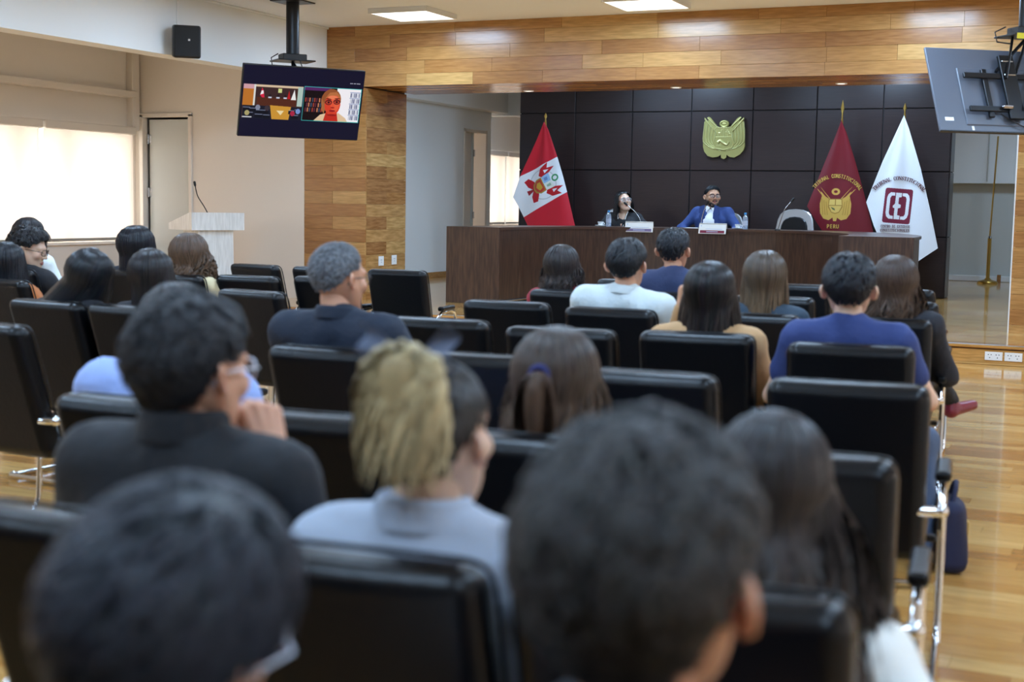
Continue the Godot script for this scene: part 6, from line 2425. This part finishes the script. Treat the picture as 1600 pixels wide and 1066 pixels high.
# s: description of one person; see make_people
func person(s: Dictionary) -> Node3D:
	var x: Transform3D = s.at
	var t := Node3D.new()
	t.name = numbered("person")
	add_child(t)
	t.transform = x
	tag(t, s.label, "person", s.get("group", "listeners in the audience"))
	if s.has("scale"):
		t.scale = Vector3.ONE * s.scale
	var r := RandomNumberGenerator.new()
	r.seed = hash(s.label)
	var top: Vector3 = s.head
	var hs: float = s.get("hs", 1.0)
	var hb := Basis.from_euler(Vector3(deg_to_rad(s.get("pitch", 0.0)), deg_to_rad(s.get("yaw", 0.0)), deg_to_rad(s.get("roll", 0.0))), EULER_ORDER_YXZ)
	var hc := top - Vector3(0, (0.113 + s.hair.get("thick", 0.012)) * hs, 0)
	var hx := Transform3D(hb.scaled(Vector3.ONE * hs), hc)
	# joints
	var sit: float = s.get("sit", 0.44)
	var hip := Vector3(s.get("hipx", 0.0), sit + 0.1, -0.04)
	var neck: Vector3 = hc + Vector3(0, -0.116, 0.02) * hs + Vector3(hc.x * -0.12, 0, 0)
	neck += s.get("neck", Vector3.ZERO)
	var bw: float = s.get("build", 1.0)
	var sw := 0.158 * bw
	var tw := Basis(Vector3.UP, deg_to_rad(s.get("twist", 0.0))) * Basis(Vector3.BACK, deg_to_rad(s.get("sroll", 0.0)))
	var shl := neck + tw * Vector3(-sw, -0.072, 0.0)
	var shr := neck + tw * Vector3(sw, -0.072, 0.0)
	var chest := neck.lerp(hip, 0.34)
	var waist := neck.lerp(hip, 0.7)
	var cell: float = s.get("cell", 0.018)
	# clothes above the waist
	var tb := []
	for k in [-1.0, 1.0]:
		tb.append([hip + Vector3(k * 0.075, -0.01, 0), waist + Vector3(k * 0.06, 0, 0), 0.105 * bw, 0.1 * bw])
		tb.append([waist + Vector3(k * 0.06, 0, 0), chest + tw * Vector3(k * 0.075, 0, 0), 0.1 * bw, 0.108 * bw])
		tb.append([chest + tw * Vector3(k * 0.075, 0, 0.005), neck + tw * Vector3(k * 0.085, -0.085, 0.005), 0.105 * bw, 0.062 if s.get("crew", true) else 0.05])
	var open_neck: bool = not s.get("crew", true)
	for k in [-1.0, 1.0]:
		tb.append([neck + tw * (Vector3(k * 0.06, -0.05, 0.012) if open_neck else Vector3(0, -0.035, 0)), shl if k < 0 else shr, 0.04 if open_neck else 0.054, 0.057 * bw])
	if s.get("crew", true):
		tb.append([neck + Vector3(0, -0.06, 0), neck + Vector3(0, -0.018, 0), 0.075, 0.058])
	# arms
	var sk := []
	var hands := []
	var sleeve: float = s.get("sleeve", 1.0)
	for k in 2:
		var sd := -1.0 if k == 0 else 1.0
		var sh := shl if k == 0 else shr
		var pose: Dictionary = s.get("arm_l" if k == 0 else "arm_r", {})
		var el: Vector3 = pose.get("elbow", Vector3(hip.x + sd * 0.235 * bw, sit + 0.2, -0.02))
		var wr: Vector3 = pose.get("wrist", Vector3(hip.x + sd * 0.09, sit + 0.17, -0.24))
		# keep the limb lengths human
		var up: float = 0.27
		el = sh + (el - sh).limit_length(up)
		wr = el + (wr - el).limit_length(0.25)
		if sleeve >= 1.0:
			tb.append([sh, el, 0.056 * bw, 0.047])
			tb.append([el, wr, 0.046, 0.034])
		else:
			var mid := sh.lerp(el, sleeve)
			tb.append([sh, mid, 0.058 * bw, 0.056])
			sk.append([sh.lerp(el, sleeve * 0.6), el, 0.043, 0.038])
			sk.append([el, wr, 0.037, 0.026])
		sk.append([wr.lerp(el, 0.12), wr, 0.025, 0.024])
		hands.append([wr, pose.get("fingers", (wr - el).normalized() + Vector3(-sd * 0.5, -0.2, 0)), pose.get("back", Vector3(sd * 0.2, 1, 0.1)), k == 1, pose.get("fist", false)])
	sk.append([neck + Vector3(0, -0.04, 0), hc + hb * Vector3(0, -0.06, 0.012) * hs, 0.056 * s.get("neckr", 1.0), 0.05 * s.get("neckr", 1.0)])
	var body := ArrayMesh.new()
	var tm := nets(tb, cell, 0.045, s.get("wrinkle", 0.007), 12.0)
	renormal(tm)
	tm.into(body, s.top)
	# legs
	if s.get("legs", true):
		var lb := []
		var fb := []
		lb.append([hip + Vector3(-0.06, -0.05, 0), hip + Vector3(0.06, -0.05, 0), 0.1, 0.1])
		for k in 2:
			var sd := -1.0 if k == 0 else 1.0
			var lp: Dictionary = s.get("leg_l" if k == 0 else "leg_r", {})
			var kn: Vector3 = lp.get("knee", Vector3(hip.x + sd * 0.11, sit + 0.06, -0.37))
			var an: Vector3 = lp.get("ankle", Vector3(hip.x + sd * 0.11, 0.09, -0.36))
			lb.append([hip + Vector3(sd * 0.09, -0.03, 0), kn, 0.083, 0.06])
			lb.append([kn, an, 0.057, 0.042])
			var toe: Vector3 = lp.get("toe", an + Vector3(sd * 0.02, -0.055, -0.15))
			fb.append([an + Vector3(0, -0.02, 0.02), an + Vector3(0, -0.05, 0.03), 0.036, 0.032])
			fb.append([an + Vector3(0, -0.045, 0.02), toe, 0.036, 0.028])
		var lm := nets(lb, 0.022, 0.04, 0.006)
		renormal(lm)
		lm.into(body, s.bottom)
		nets(fb, 0.014, 0.02).into(body, s.shoes)
	var sm := nets(sk, 0.012, 0.015)
	sm.join(head_skin, hx)
	if s.hair.style != "long":
		sm.join(head_ears, hx)
	for h in hands:
		place_hand(sm, h[0], h[1], h[2], h[3], h[4])
	sm.into(body, s.skin)
	if s.get("face", true):
		for q in [[head_eyes, M.eye_white], [head_iris, M.iris], [head_lips, s.get("lips", M.lips)]]:
			var e := MB.new()
			e.join(q[0], hx)
			e.into(body, q[1])
	put_mesh("body", body, t)
	# hair
	var h: Dictionary = s.hair
	var hm := hair_material(h.get("gloss", 0.38))
	var hair: MB
	if h.style == "long":
		hair = hair_long(h, hx, r)
	else:
		hair = hair_short(h, hx, r)
	if s.get("brows", false):
		var e := MB.new()
		e.join(head_brows, hx)
		for i in e.col.size():
			e.col[i] = h.col
		hair.join(e)
	put("hair", hair, hm, t)
	if h.has("tail"):
		put("ponytail", hair_tail(h.tail, hx, r), hair_material(h.tail.get("gloss", 0.4)), t)
		if h.tail.has("tie_mat"):
			var tie := MB.new()
			var out: Vector3 = hx.basis * (h.tail.out as Vector3).normalized()
			var o: Vector3 = hx * (h.tail.tie as Vector3) + out * 0.006
			var sd := out.cross(Vector3.UP).normalized()
			var up := sd.cross(out)
			var ring := []
			for i in 17:
				var a := TAU * i / 16.0
				ring.append(o + (sd * cos(a) + up * sin(a)) * 0.018)
			tie.tube(ring, 0.008, 8, false)
			put("hair_tie", tie, h.tail.tie_mat, t)
	if s.has("collar"):
		put("collar", collar(neck, hc, s.collar, tw), s.get("collar_mat", s.top), t)
	if s.has("glasses"):
		glasses(t, hx, s.glasses)
	return t


func collar(neck: Vector3, hc: Vector3, c: Dictionary, tw: Basis) -> MB:
	var m := MB.new()
	var ax := (hc + Vector3(0, -0.05, 0.012) - neck).normalized()
	var rows := []
	var prof := [[0.062, -0.034], [0.0635, c.get("h", 0.02)], [0.0675, c.get("h", 0.02) + 0.004], [0.074, c.get("h", 0.02) - 0.006], [0.079, -0.016]]
	for p in prof:
		var row := []
		for j in 29:
			var a: float = lerpf(-2.55, 2.55, j / 28.0)
			var q := Vector3(sin(a) * p[0], p[1] - 0.012 * (1.0 - cos(a)) * 0.5, cos(a) * p[0] * 1.02)
			row.append(neck + tw * q + ax * 0.004)
		rows.append(row)
	m.sheet(rows)
	return m


func glasses(t: Node3D, hx: Transform3D, m: Material) -> void:
	var f := MB.new()
	var l := MB.new()
	for s in [-1.0, 1.0]:
		var ring := []
		for i in 21:
			var a := TAU * i / 20.0
			var c := cos(a)
			var q := sin(a)
			ring.append(hx * Vector3(s * 0.033 + signf(c) * pow(absf(c), 0.7) * 0.0255, 0.003 + signf(q) * pow(absf(q), 0.75) * 0.0185, -0.106 + 0.012 * pow(absf(s * 0.033 + c * 0.0255) / 0.058, 2.0)))
		f.tube(ring, 0.0022, 6, false)
		f.tube([hx * Vector3(s * 0.058, 0.008, -0.096), hx * Vector3(s * 0.074, 0.008, -0.085), hx * Vector3(s * 0.08, 0.006, -0.03), hx * Vector3(s * 0.081, 0.002, 0.012), hx * Vector3(s * 0.079, -0.02, 0.03)], 0.002, 6)
		var k := l.v.size()
		var n := (hx.basis * Vector3.FORWARD).normalized()
		for i in 20:
			l.vert(ring[i], n)
		for i in range(1, 19):
			l.tri(k, k + i, k + i + 1)
	f.tube([hx * Vector3(-0.009, 0.008, -0.106), hx * Vector3(0, 0.011, -0.108), hx * Vector3(0.009, 0.008, -0.106)], 0.002, 6)
	var g := put("glasses", f, m, t)
	put("lens", l, M.lens, g)


func make_people() -> void:
	make_head_template()
	hand_rest = make_hand(0.0)
	hand_fist = make_hand(0.8)
	var black := Color(0.018, 0.018, 0.021)
	var soft := Color(0.022, 0.021, 0.023)
	var brown := Color(0.05, 0.031, 0.02)
	var dark_brown := Color(0.03, 0.022, 0.018)
	var tan := skin(rgb(202, 152, 120))
	var fair := skin(rgb(222, 182, 156))
	var warm := skin(rgb(212, 158, 128))
	var jeans := cloth(rgb(70, 86, 112))
	var dark := cloth(rgb(26, 27, 32))
	var shoe := cloth(rgb(22, 20, 20), 0.4, 0.0)
	var base := {"skin": tan, "bottom": dark, "shoes": shoe}

	var list := [
		# nearest row, below the frame except for the heads
		{"seat": "N1", "label": "listener with tousled dark hair and both ears showing, nearest the camera at the bottom", "head": Vector3(-0.005, 1.178, -0.11), "hs": 1.06, "pitch": 2.0, "hair": {"style": "short", "col": Color(0.014, 0.014, 0.015), "tip": Color(0.05, 0.046, 0.043), "nape": 0.35, "thick": 0.02, "curl": 0.6, "len": 0.05, "n": 2400, "w": 0.0026, "gloss": 0.5}, "top": cloth(rgb(40, 42, 50)), "skin": warm, "cell": 0.02},
		{"seat": "N2", "label": "listener with a dark head tilted to the right and a white collar, lower left corner", "head": Vector3(0.035, 1.120, -0.03), "hs": 1.02, "roll": -27.0, "pitch": -6.0, "hair": {"style": "short", "col": Color(0.011, 0.012, 0.016), "tip": Color(0.03, 0.034, 0.046), "nape": 0.3, "thick": 0.022, "curl": 0.1, "len": 0.055, "n": 2200, "w": 0.003, "gloss": 0.45}, "top": cloth(rgb(226, 228, 232)), "collar": {"h": 0.03}, "skin": warm, "glasses": M.clear_frame, "cell": 0.02},
		{"seat": "A1", "label": "listener in a white top with long dark hair, beside the aisle at the lower right", "head": Vector3(0.065, 1.046, -0.113), "hs": 0.99, "pitch": -8.0, "roll": -4.0, "hair": {"style": "long", "col": Color(0.02, 0.02, 0.023), "tip": Color(0.06, 0.043, 0.034), "length": 0.31, "vol": 0.008, "wave": 0.016, "flare": 0.3, "n": 900, "gloss": 0.42, "fall": Vector3(0.28, -1, 0.42)}, "top": cloth(rgb(232, 232, 226), 0.8), "build": 0.9, "arm_r": {"elbow": Vector3(0.34, 0.6, 0.04), "wrist": Vector3(0.25, 0.58, -0.2)}, "neck": Vector3(0.03, -0.04, 0.03)},
		{"seat": "B1", "label": "woman in a pale grey blazer with blonde ponytail and a dark bow", "head": Vector3(0.058, 1.119, 0.05), "hs": 0.98, "yaw": -5.0, "pitch": 2.0, "hair": {"style": "short", "col": Color(0.035, 0.03, 0.027), "thick": 0.009, "len": 0.06, "n": 900, "gloss": 0.4, "tail": {"tie": Vector3(0.018, 0.07, 0.085), "out": Vector3(0.02, 0.45, 0.94), "col": Color(0.25, 0.175, 0.07), "tip": Color(0.56, 0.44, 0.24), "length": 0.125, "rad": 0.048, "reach": 0.055, "lift": 0.075, "wave": 0.022, "n": 300, "w": 0.0085, "gloss": 0.45}}, "top": cloth(rgb(176, 186, 202), 0.9), "collar": {"h": 0.028}, "skin": fair, "build": 1.0, "cell": 0.016, "wrinkle": 0.005},
		{"seat": "C1", "label": "man in a black jacket with curly black hair and glasses holding his chin", "head": Vector3(0.031, 1.194, 0.012), "hs": 0.97, "yaw": -9.0, "pitch": -4.0, "hair": {"style": "short", "nape": 0.2, "col": Color(0.011, 0.011, 0.013), "tip": Color(0.032, 0.032, 0.036), "thick": 0.02, "curl": 0.85, "len": 0.04, "n": 2600, "w": 0.0026, "gloss": 0.5}, "top": cloth(rgb(22, 24, 29), 0.8), "collar": {"h": 0.034}, "neck": Vector3(0, 0.016, 0), "build": 1.12, "glasses": M.clear_frame, "skin": warm, "cell": 0.015, "arm_r": {"elbow": Vector3(0.265, 0.70, -0.06), "wrist": Vector3(0.125, 0.922, -0.075), "fingers": Vector3(-0.45, 1.0, -0.2), "back": Vector3(0.75, 0.25, 0.6), "fist": true}},
		{"seat": "B2", "label": "woman with brown hair tied back by a navy hair tie", "head": Vector3(0.035, 1.079, 0.05), "hs": 1.0, "yaw": 3.0, "pitch": -8.0, "hair": {"style": "long", "col": Color(0.034, 0.027, 0.025), "tip": Color(0.13, 0.08, 0.05), "length": 0.22, "vol": 0.013, "wave": 0.02, "flare": 0.12, "n": 800, "tail": {"tie": Vector3(0.0, 0.015, 0.122), "out": Vector3(0.05, -0.1, 1.0), "col": Color(0.09, 0.05, 0.032), "tip": Color(0.045, 0.028, 0.02), "length": 0.17, "rad": 0.036, "reach": 0.035, "lift": 0.0, "wave": 0.006, "n": 220, "tie_mat": cloth(rgb(40, 44, 96))}}, "top": cloth(rgb(52, 66, 104)), "skin": warm, "build": 0.95},
		{"seat": "D2", "label": "man in a light blue shirt mostly hidden behind the curly black hair", "head": Vector3(-0.03, 1.139, 0.031), "hs": 1.0, "roll": -6.0, "hair": {"style": "short", "col": Color(0.05, 0.05, 0.053), "thick": 0.014, "len": 0.03, "n": 800}, "top": cloth(rgb(150, 172, 226), 0.8), "build": 1.2, "neck": Vector3(-0.03, 0.03, 0.0), "collar": {"h": 0.02}, "arm_l": {"elbow": Vector3(-0.31, 0.62, -0.02)}, "arm_r": {"elbow": Vector3(0.28, 0.6, -0.05)}, "leg_r": {"knee": Vector3(0.24, 0.6, -0.36), "ankle": Vector3(0.0, 0.38, -0.5)}, "hipx": -0.03},
		{"seat": "D3", "label": "grey-haired man with glasses in a navy polo shirt", "head": Vector3(-0.060, 1.211, 0.078), "hs": 1.0, "yaw": -18.0, "pitch": -4.0, "hair": {"style": "short", "col": Color(0.10, 0.105, 0.115), "tip": Color(0.20, 0.21, 0.225), "thick": 0.01, "len": 0.016, "n": 1800, "w": 0.0024, "gloss": 0.55}, "top": cloth(rgb(20, 32, 50), 0.8), "collar": {"h": 0.022}, "glasses": M.glass_frame, "skin": warm, "build": 1.16, "cell": 0.015, "sleeve": 0.75},
		{"seat": "C5", "label": "man in a white shirt with thick black hair and a small bald spot", "head": Vector3(0.029, 1.203, 0.09), "hs": 1.02, "hair": {"style": "short", "col": Color(0.02, 0.022, 0.026), "thick": 0.018, "len": 0.055, "n": 1500, "w": 0.0034, "bald": 0.02}, "top": cloth(rgb(206, 216, 218), 0.8), "collar": {"h": 0.016}, "build": 1.2, "skin": warm, "sroll": -4.0},
		{"seat": "X6", "label": "man in a dark blue shirt with short black hair, close to the bench", "head": Vector3(-0.05, 1.235, 0.06), "hs": 1.02, "hair": {"style": "short", "col": Color(0.018, 0.02, 0.026), "thick": 0.018, "len": 0.04, "n": 1000}, "top": cloth(rgb(52, 64, 100)), "build": 1.1, "skin": warm, "hipx": -0.02},
		{"seat": "C6", "label": "woman in red with wavy dark hair in front of the bench", "head": Vector3(-0.10, 1.116, 0.067), "hs": 1.0, "hair": {"style": "long", "col": Color(0.026, 0.023, 0.024), "tip": Color(0.055, 0.042, 0.038), "length": 0.24, "vol": 0.018, "wave": 0.024, "flare": 0.16, "freq": 9.0, "n": 560}, "top": cloth(rgb(156, 46, 62)), "build": 0.95, "hipx": -0.08},
		{"seat": "B4", "label": "woman in a tan jacket with long straight black hair", "head": Vector3(0.020, 1.135, 0.08), "hs": 1.02, "hair": {"style": "long", "col": Color(0.013, 0.012, 0.013), "tip": Color(0.02, 0.017, 0.017), "length": 0.3, "vol": 0.016, "flare": 0.2, "wave": 0.004, "n": 700, "gloss": 0.32}, "top": cloth(rgb(188, 148, 104)), "build": 1.05, "arm_r": {"elbow": Vector3(0.27, 0.58, -0.02)}, "arm_l": {"elbow": Vector3(-0.17, 0.72, -0.26), "wrist": Vector3(-0.12, 0.93, -0.1), "fingers": Vector3(0.1, 1, 0.1), "back": Vector3(-0.8, 0.1, 0.5), "fist": true}},
		{"seat": "B5", "label": "woman in a teal jacket with long brown hair turning lighter at the tips", "head": Vector3(0.021, 1.150, 0.08), "hs": 1.02, "yaw": 6.0, "hair": {"style": "long", "col": Color(0.06, 0.047, 0.04), "tip": Color(0.19, 0.125, 0.07), "length": 0.27, "vol": 0.016, "flare": 0.08, "wave": 0.004, "n": 600, "gloss": 0.32}, "top": cloth(rgb(44, 62, 78)), "build": 0.98},
		{"seat": "A4", "label": "man in a royal blue shirt with short black hair at the aisle", "head": Vector3(-0.021, 1.195, 0.06), "hs": 1.02, "hair": {"style": "short", "col": Color(0.016, 0.018, 0.024), "thick": 0.022, "len": 0.042, "n": 1700, "w": 0.0032, "curl": 0.12}, "top": cloth(rgb(42, 60, 116), 0.8), "bottom": jeans, "skin": fair, "build": 1.1, "sleeve": 0.58, "cell": 0.015, "arm_l": {"elbow": Vector3(-0.3, 0.62, -0.02)}, "arm_r": {"elbow": Vector3(0.3, 0.6, -0.03), "wrist": Vector3(0.16, 0.6, -0.24)}, "leg_r": {"knee": Vector3(0.27, 0.44, -0.32), "ankle": Vector3(0.28, 0.09, -0.03), "toe": Vector3(0.3, 0.03, -0.16)}},
		{"seat": "A5", "label": "woman with long wavy brown hair and a dark jacket at the aisle, wearing red shoes", "head": Vector3(0.045, 1.142, 0.09), "hs": 1.0, "yaw": 10.0, "hair": {"style": "long", "col": Color(0.045, 0.031, 0.027), "tip": Color(0.10, 0.06, 0.037), "length": 0.37, "vol": 0.018, "wave": 0.03, "flare": 0.16, "freq": 9.0, "n": 700}, "top": cloth(rgb(30, 32, 40)), "shoes": cloth(rgb(120, 30, 48), 0.35, 0.0), "build": 1.05, "arm_r": {"elbow": Vector3(0.3, 0.56, -0.02)}, "leg_r": {"knee": Vector3(0.2, 0.56, -0.38), "ankle": Vector3(0.3, 0.4, -0.62), "toe": Vector3(0.4, 0.37, -0.74)}},
		{"seat": "L5", "label": "woman with a smooth black bob near the grey door", "head": Vector3(-0.070, 1.153, 0.1), "hs": 1.08, "hair": {"style": "long", "col": Color(0.016, 0.017, 0.022), "length": 0.17, "vol": 0.03, "flare": 0.16, "n": 520, "gloss": 0.28}, "top": cloth(rgb(32, 34, 44)), "hipx": -0.06},
		{"seat": "M1", "label": "woman with long straight dark hair seen squarely from behind", "head": Vector3(-0.02, 1.119, 0.068), "hs": 1.0, "hair": {"style": "long", "col": Color(0.025, 0.023, 0.024), "length": 0.3, "vol": 0.012, "flare": 0.1, "n": 560, "gloss": 0.32}, "top": cloth(rgb(36, 36, 42)), "build": 0.95},
		{"seat": "M2", "label": "woman leaning over with very long black hair falling to the left", "head": Vector3(0.115, 1.107, 0.09), "hs": 1.04, "roll": -24.0, "pitch": -10.0, "hair": {"style": "long", "col": Color(0.017, 0.018, 0.021), "length": 0.46, "vol": 0.018, "flare": 0.4, "n": 900, "gloss": 0.3, "fall": Vector3(-0.95, -1, 0.12)}, "top": cloth(rgb(30, 31, 38)), "neck": Vector3(-0.07, 0.02, 0.03), "hipx": 0.04},
		{"seat": "M4", "hipx": -0.1, "label": "woman with long black hair cut by the left edge", "head": Vector3(-0.15, 1.075, 0.06), "hs": 1.04, "hair": {"style": "long", "col": Color(0.018, 0.019, 0.023), "length": 0.36, "vol": 0.014, "flare": 0.1, "wave": 0.005, "n": 520, "gloss": 0.32}, "top": cloth(rgb(168, 96, 44)), "build": 0.95},
		{"seat": "M6", "label": "listener with short curly black hair and glasses looking down beside the window", "head": Vector3(-0.03, 1.150, 0.03), "hs": 1.1, "yaw": -62.0, "pitch": -14.0, "hair": {"style": "short", "col": Color(0.02, 0.019, 0.021), "thick": 0.032, "curl": 0.8, "len": 0.05, "n": 1300, "w": 0.004}, "top": cloth(rgb(24, 25, 31)), "skin": fair, "glasses": M.glass_frame, "collar": {"h": 0.015}},
		{"seat": "M7", "label": "listener in a white top with dark hair behind the curly-haired one, by the window", "head": Vector3(0.0, 1.185, 0.05), "hs": 1.1, "hair": {"style": "long", "col": Color(0.022, 0.02, 0.022), "length": 0.26, "vol": 0.018, "flare": 0.1, "wave": 0.006, "n": 420}, "top": cloth(rgb(224, 232, 234)), "arm_r": {"elbow": Vector3(0.3, 0.6, 0.0)}, "build": 1.1},
		{"seat": "L4", "label": "woman in a cream top with brown wavy hair below the lectern", "head": Vector3(0.015, 1.118, 0.1), "hs": 1.08, "yaw": 6.0, "hair": {"style": "long", "col": Color(0.075, 0.047, 0.034), "tip": Color(0.17, 0.105, 0.065), "length": 0.26, "vol": 0.03, "wave": 0.036, "flare": 0.22, "freq": 10.0, "n": 640, "w": 0.005}, "top": cloth(rgb(214, 198, 158)), "hipx": 0.03, "arm_r": {"elbow": Vector3(0.32, 0.6, 0.02)}},
	]
	for s in list:
		if not s.has("label"):
			continue
		var q: Dictionary = base.duplicate()
		q.merge(s, true)
		q.at = seat_at[s.seat]
		person(q)
	# the two at the bench look towards the hall
	var man := {"at": Transform3D(Basis(Vector3.UP, PI), Vector3(-5.17, 0.02, -17.78)), "scale": 1.17, "label": "bearded man with glasses in a blue jacket and white shirt seated at the bench", "group": "people at the bench", "head": Vector3(0.0, 1.388, 0.0), "sit": 0.58, "yaw": 33.0, "pitch": 1.0, "crew": false, "hair": {"style": "short", "col": Color(0.014, 0.015, 0.018), "thick": 0.016, "len": 0.03, "n": 1000}, "top": cloth(rgb(44, 66, 122), 0.8), "skin": tan, "glasses": M.glass_frame, "brows": true, "build": 1.12, "cell": 0.012, "bottom": dark, "shoes": shoe, "arm_l": {"elbow": Vector3(-0.36, 0.86, -0.1), "wrist": Vector3(-0.18, 0.82, -0.3), "fingers": Vector3(0.6, 0.0, -0.4)}, "arm_r": {"elbow": Vector3(0.36, 0.86, -0.1), "wrist": Vector3(0.12, 0.82, -0.32), "fingers": Vector3(-0.8, 0, -0.3)}}
	var mn := person(man)
	shirt_front(mn, man, cloth(rgb(232, 234, 236), 0.8))
	beard(mn, man)
	var woman := {"at": Transform3D(Basis(Vector3.UP, PI + 0.15), Vector3(-6.24, 0.0, -17.28)), "scale": 1.15, "label": "woman in black with long dark hair and clear glasses seated at the bench", "group": "people at the bench", "head": Vector3(0.02, 1.345, 0.02), "sit": 0.56, "yaw": 32.0, "pitch": 13.0, "roll": -6.0, "crew": false, "hair": {"style": "long", "col": Color(0.016, 0.016, 0.018), "length": 0.3, "vol": 0.017, "flare": 0.16, "wave": 0.012, "tip": Color(0.03, 0.026, 0.025), "n": 800, "open": 66.0, "gloss": 0.3, "fall": Vector3(0, -1, 0.02)}, "top": cloth(rgb(20, 21, 26), 0.8), "skin": fair, "glasses": M.clear_frame, "brows": true, "build": 1.0, "cell": 0.012, "bottom": dark, "shoes": shoe, "arm_l": {"elbow": Vector3(-0.34, 0.87, -0.1), "wrist": Vector3(-0.16, 0.84, -0.3), "fingers": Vector3(0.5, 0, -0.5)}, "arm_r": {"elbow": Vector3(0.3, 0.86, -0.12), "wrist": Vector3(0.12, 0.83, -0.32), "fingers": Vector3(-0.5, 0, -0.5)}}
	var wn := person(woman)
	neck_opening(wn, woman)
	# bow in the blonde hair
	var bt := thing("hair_bow", "dark grey-blue gauze bow fixed in the blonde hair", "hair bow", (seat_at.B1 as Transform3D) * Vector3(0.036, 1.088, 0.10), 0)
	var bm := StandardMaterial3D.new()
	bm.albedo_color = Color(rgb(112, 120, 142), 0.6)
	bm.transparency = BaseMaterial3D.TRANSPARENCY_ALPHA
	bm.roughness = 0.8
	for s in [-1.0, 1.0]:
		var rows := []
		for i in 9:
			var u := i / 8.0
			var row := []
			for j in 9:
				var v := j / 8.0 - 0.5
				var w := 0.012 + 0.06 * sin(u * PI * 0.62)
				row.append(Vector3(s * (0.008 + 0.07 * u), 0.02 + 0.035 * u + v * w, 0.02 * sin(v * 9.0 + u * 3.0) * u))
			rows.append(row)
		var m := MB.new()
		m.sheet(rows)
		put("loop", m, bm, bt)
	var kn := MB.new()
	kn.cushion(Vector3(0, 0.02, 0), Vector3(0.022, 0.03, 0.022), 0.009, 2)
	put("knot", kn, bm, bt)


func head_of(s: Dictionary) -> Transform3D:
	var hs: float = s.get("hs", 1.0)
	var hb := Basis.from_euler(Vector3(deg_to_rad(s.get("pitch", 0.0)), deg_to_rad(s.get("yaw", 0.0)), deg_to_rad(s.get("roll", 0.0))), EULER_ORDER_YXZ)
	return Transform3D(hb.scaled(Vector3.ONE * hs), s.head - Vector3(0, (0.113 + s.hair.get("thick", 0.012)) * hs, 0))


func shirt_front(t: Node3D, s: Dictionary, m: Material) -> void:
	# white shirt in the opening of the jacket, with its collar points and the lapels beside it
	var hx := head_of(s)
	var nk: Vector3 = hx.origin + Vector3(0, -0.116, 0.02)
	var f := MB.new()
	var rows := []
	for i in 9:
		var u := i / 8.0
		var row := []
		for j in 9:
			var v := j / 8.0 * 2.0 - 1.0
			var w := lerpf(0.06, 0.075, u)
			row.append(nk + Vector3(v * w, -0.03 - u * 0.33, -0.07 - 0.085 * smoothstep(0.0, 0.4, u) - 0.014 * (1.0 - v * v)))
		rows.append(row)
	f.sheet(rows)
	put("shirt", f, m, t)
	for sd in [-1.0, 1.0]:
		var c := MB.new()
		c.prism(PackedVector2Array([Vector2(0, 0), Vector2(sd * 0.055, 0.035), Vector2(sd * 0.062, 0.012), Vector2(sd * 0.036, -0.05)]), 0.006, Transform3D(Basis(Vector3.RIGHT, 0.35), nk + Vector3(sd * 0.004, -0.012, -0.095)))
		put("collar_point", c, m, t)
		var l := MB.new()
		l.prism(PackedVector2Array([Vector2(sd * 0.06, 0.04), Vector2(sd * 0.115, 0.02), Vector2(sd * 0.125, -0.05), Vector2(sd * 0.105, -0.06), Vector2(sd * 0.12, -0.1), Vector2(sd * 0.062, -0.3), Vector2(sd * 0.048, -0.3), Vector2(sd * 0.046, -0.06)]), 0.008, Transform3D(Basis(Vector3.RIGHT, 0.1), nk + Vector3(0, -0.02, -0.138)))
		put("lapel", l, s.top, t)


func neck_opening(t: Node3D, s: Dictionary) -> void:
	var hx := head_of(s)
	var nk: Vector3 = hx.origin + Vector3(0, -0.116, 0.02)
	var f := MB.new()
	f.prism(PackedVector2Array([Vector2(-0.045, 0.02), Vector2(0.045, 0.02), Vector2(0.03, -0.05), Vector2(0.0, -0.15), Vector2(-0.03, -0.05)]), 0.008, Transform3D(Basis(Vector3.RIGHT, 0.42), nk + Vector3(0, -0.035, -0.082)))
	put("neckline", f, s.skin, t)
	var c := MB.new()
	for sd in [-1.0, 1.0]:
		c.tube([nk + Vector3(sd * 0.06, 0.0, -0.04), nk + Vector3(sd * 0.05, -0.05, -0.098), nk + Vector3(sd * 0.022, -0.18, -0.135), nk + Vector3(sd * 0.012, -0.3, -0.14)], 0.005, 6)
	put("lanyard", c, M.paper, t)


func beard(t: Node3D, s: Dictionary) -> void:
	var hx := head_of(s)
	var m := MB.new()
	m.colored = true
	var r := RandomNumberGenerator.new()
	r.seed = 4
	for i in 900:
		var a := r.randf_range(-1.25, 1.25)
		var low := r.randf()
		# along the jaw and round the chin, thin on the cheeks, a moustache above the lip
		var d: Vector3
		if i % 6 == 0:
			d = Vector3(r.randf_range(-0.03, 0.03), -0.052 + r.randf_range(-0.004, 0.004), -0.095)
		else:
			d = Vector3(sin(a) * 0.07, lerpf(-0.118, -0.082 + 0.05 * absf(a) / 1.25, low * low), -cos(a) * 0.085)
		var o := Vector3(0, -0.03, -0.01)
		var dir := (d - o).normalized()
		var tt := 0.16
		for k in 10:
			tt -= head_field(o + dir * tt) * 0.85
		var p := o + dir * tt
		strand(m, [p, p + dir * 0.003 + Vector3(0, -0.004, 0), p + dir * 0.004 + Vector3(0, -0.009, 0)], 0.0022, Color(0.015, 0.014, 0.015), Color(0.02, 0.018, 0.018), hx, o)
	put("beard", m, hair_material(0.6), t)
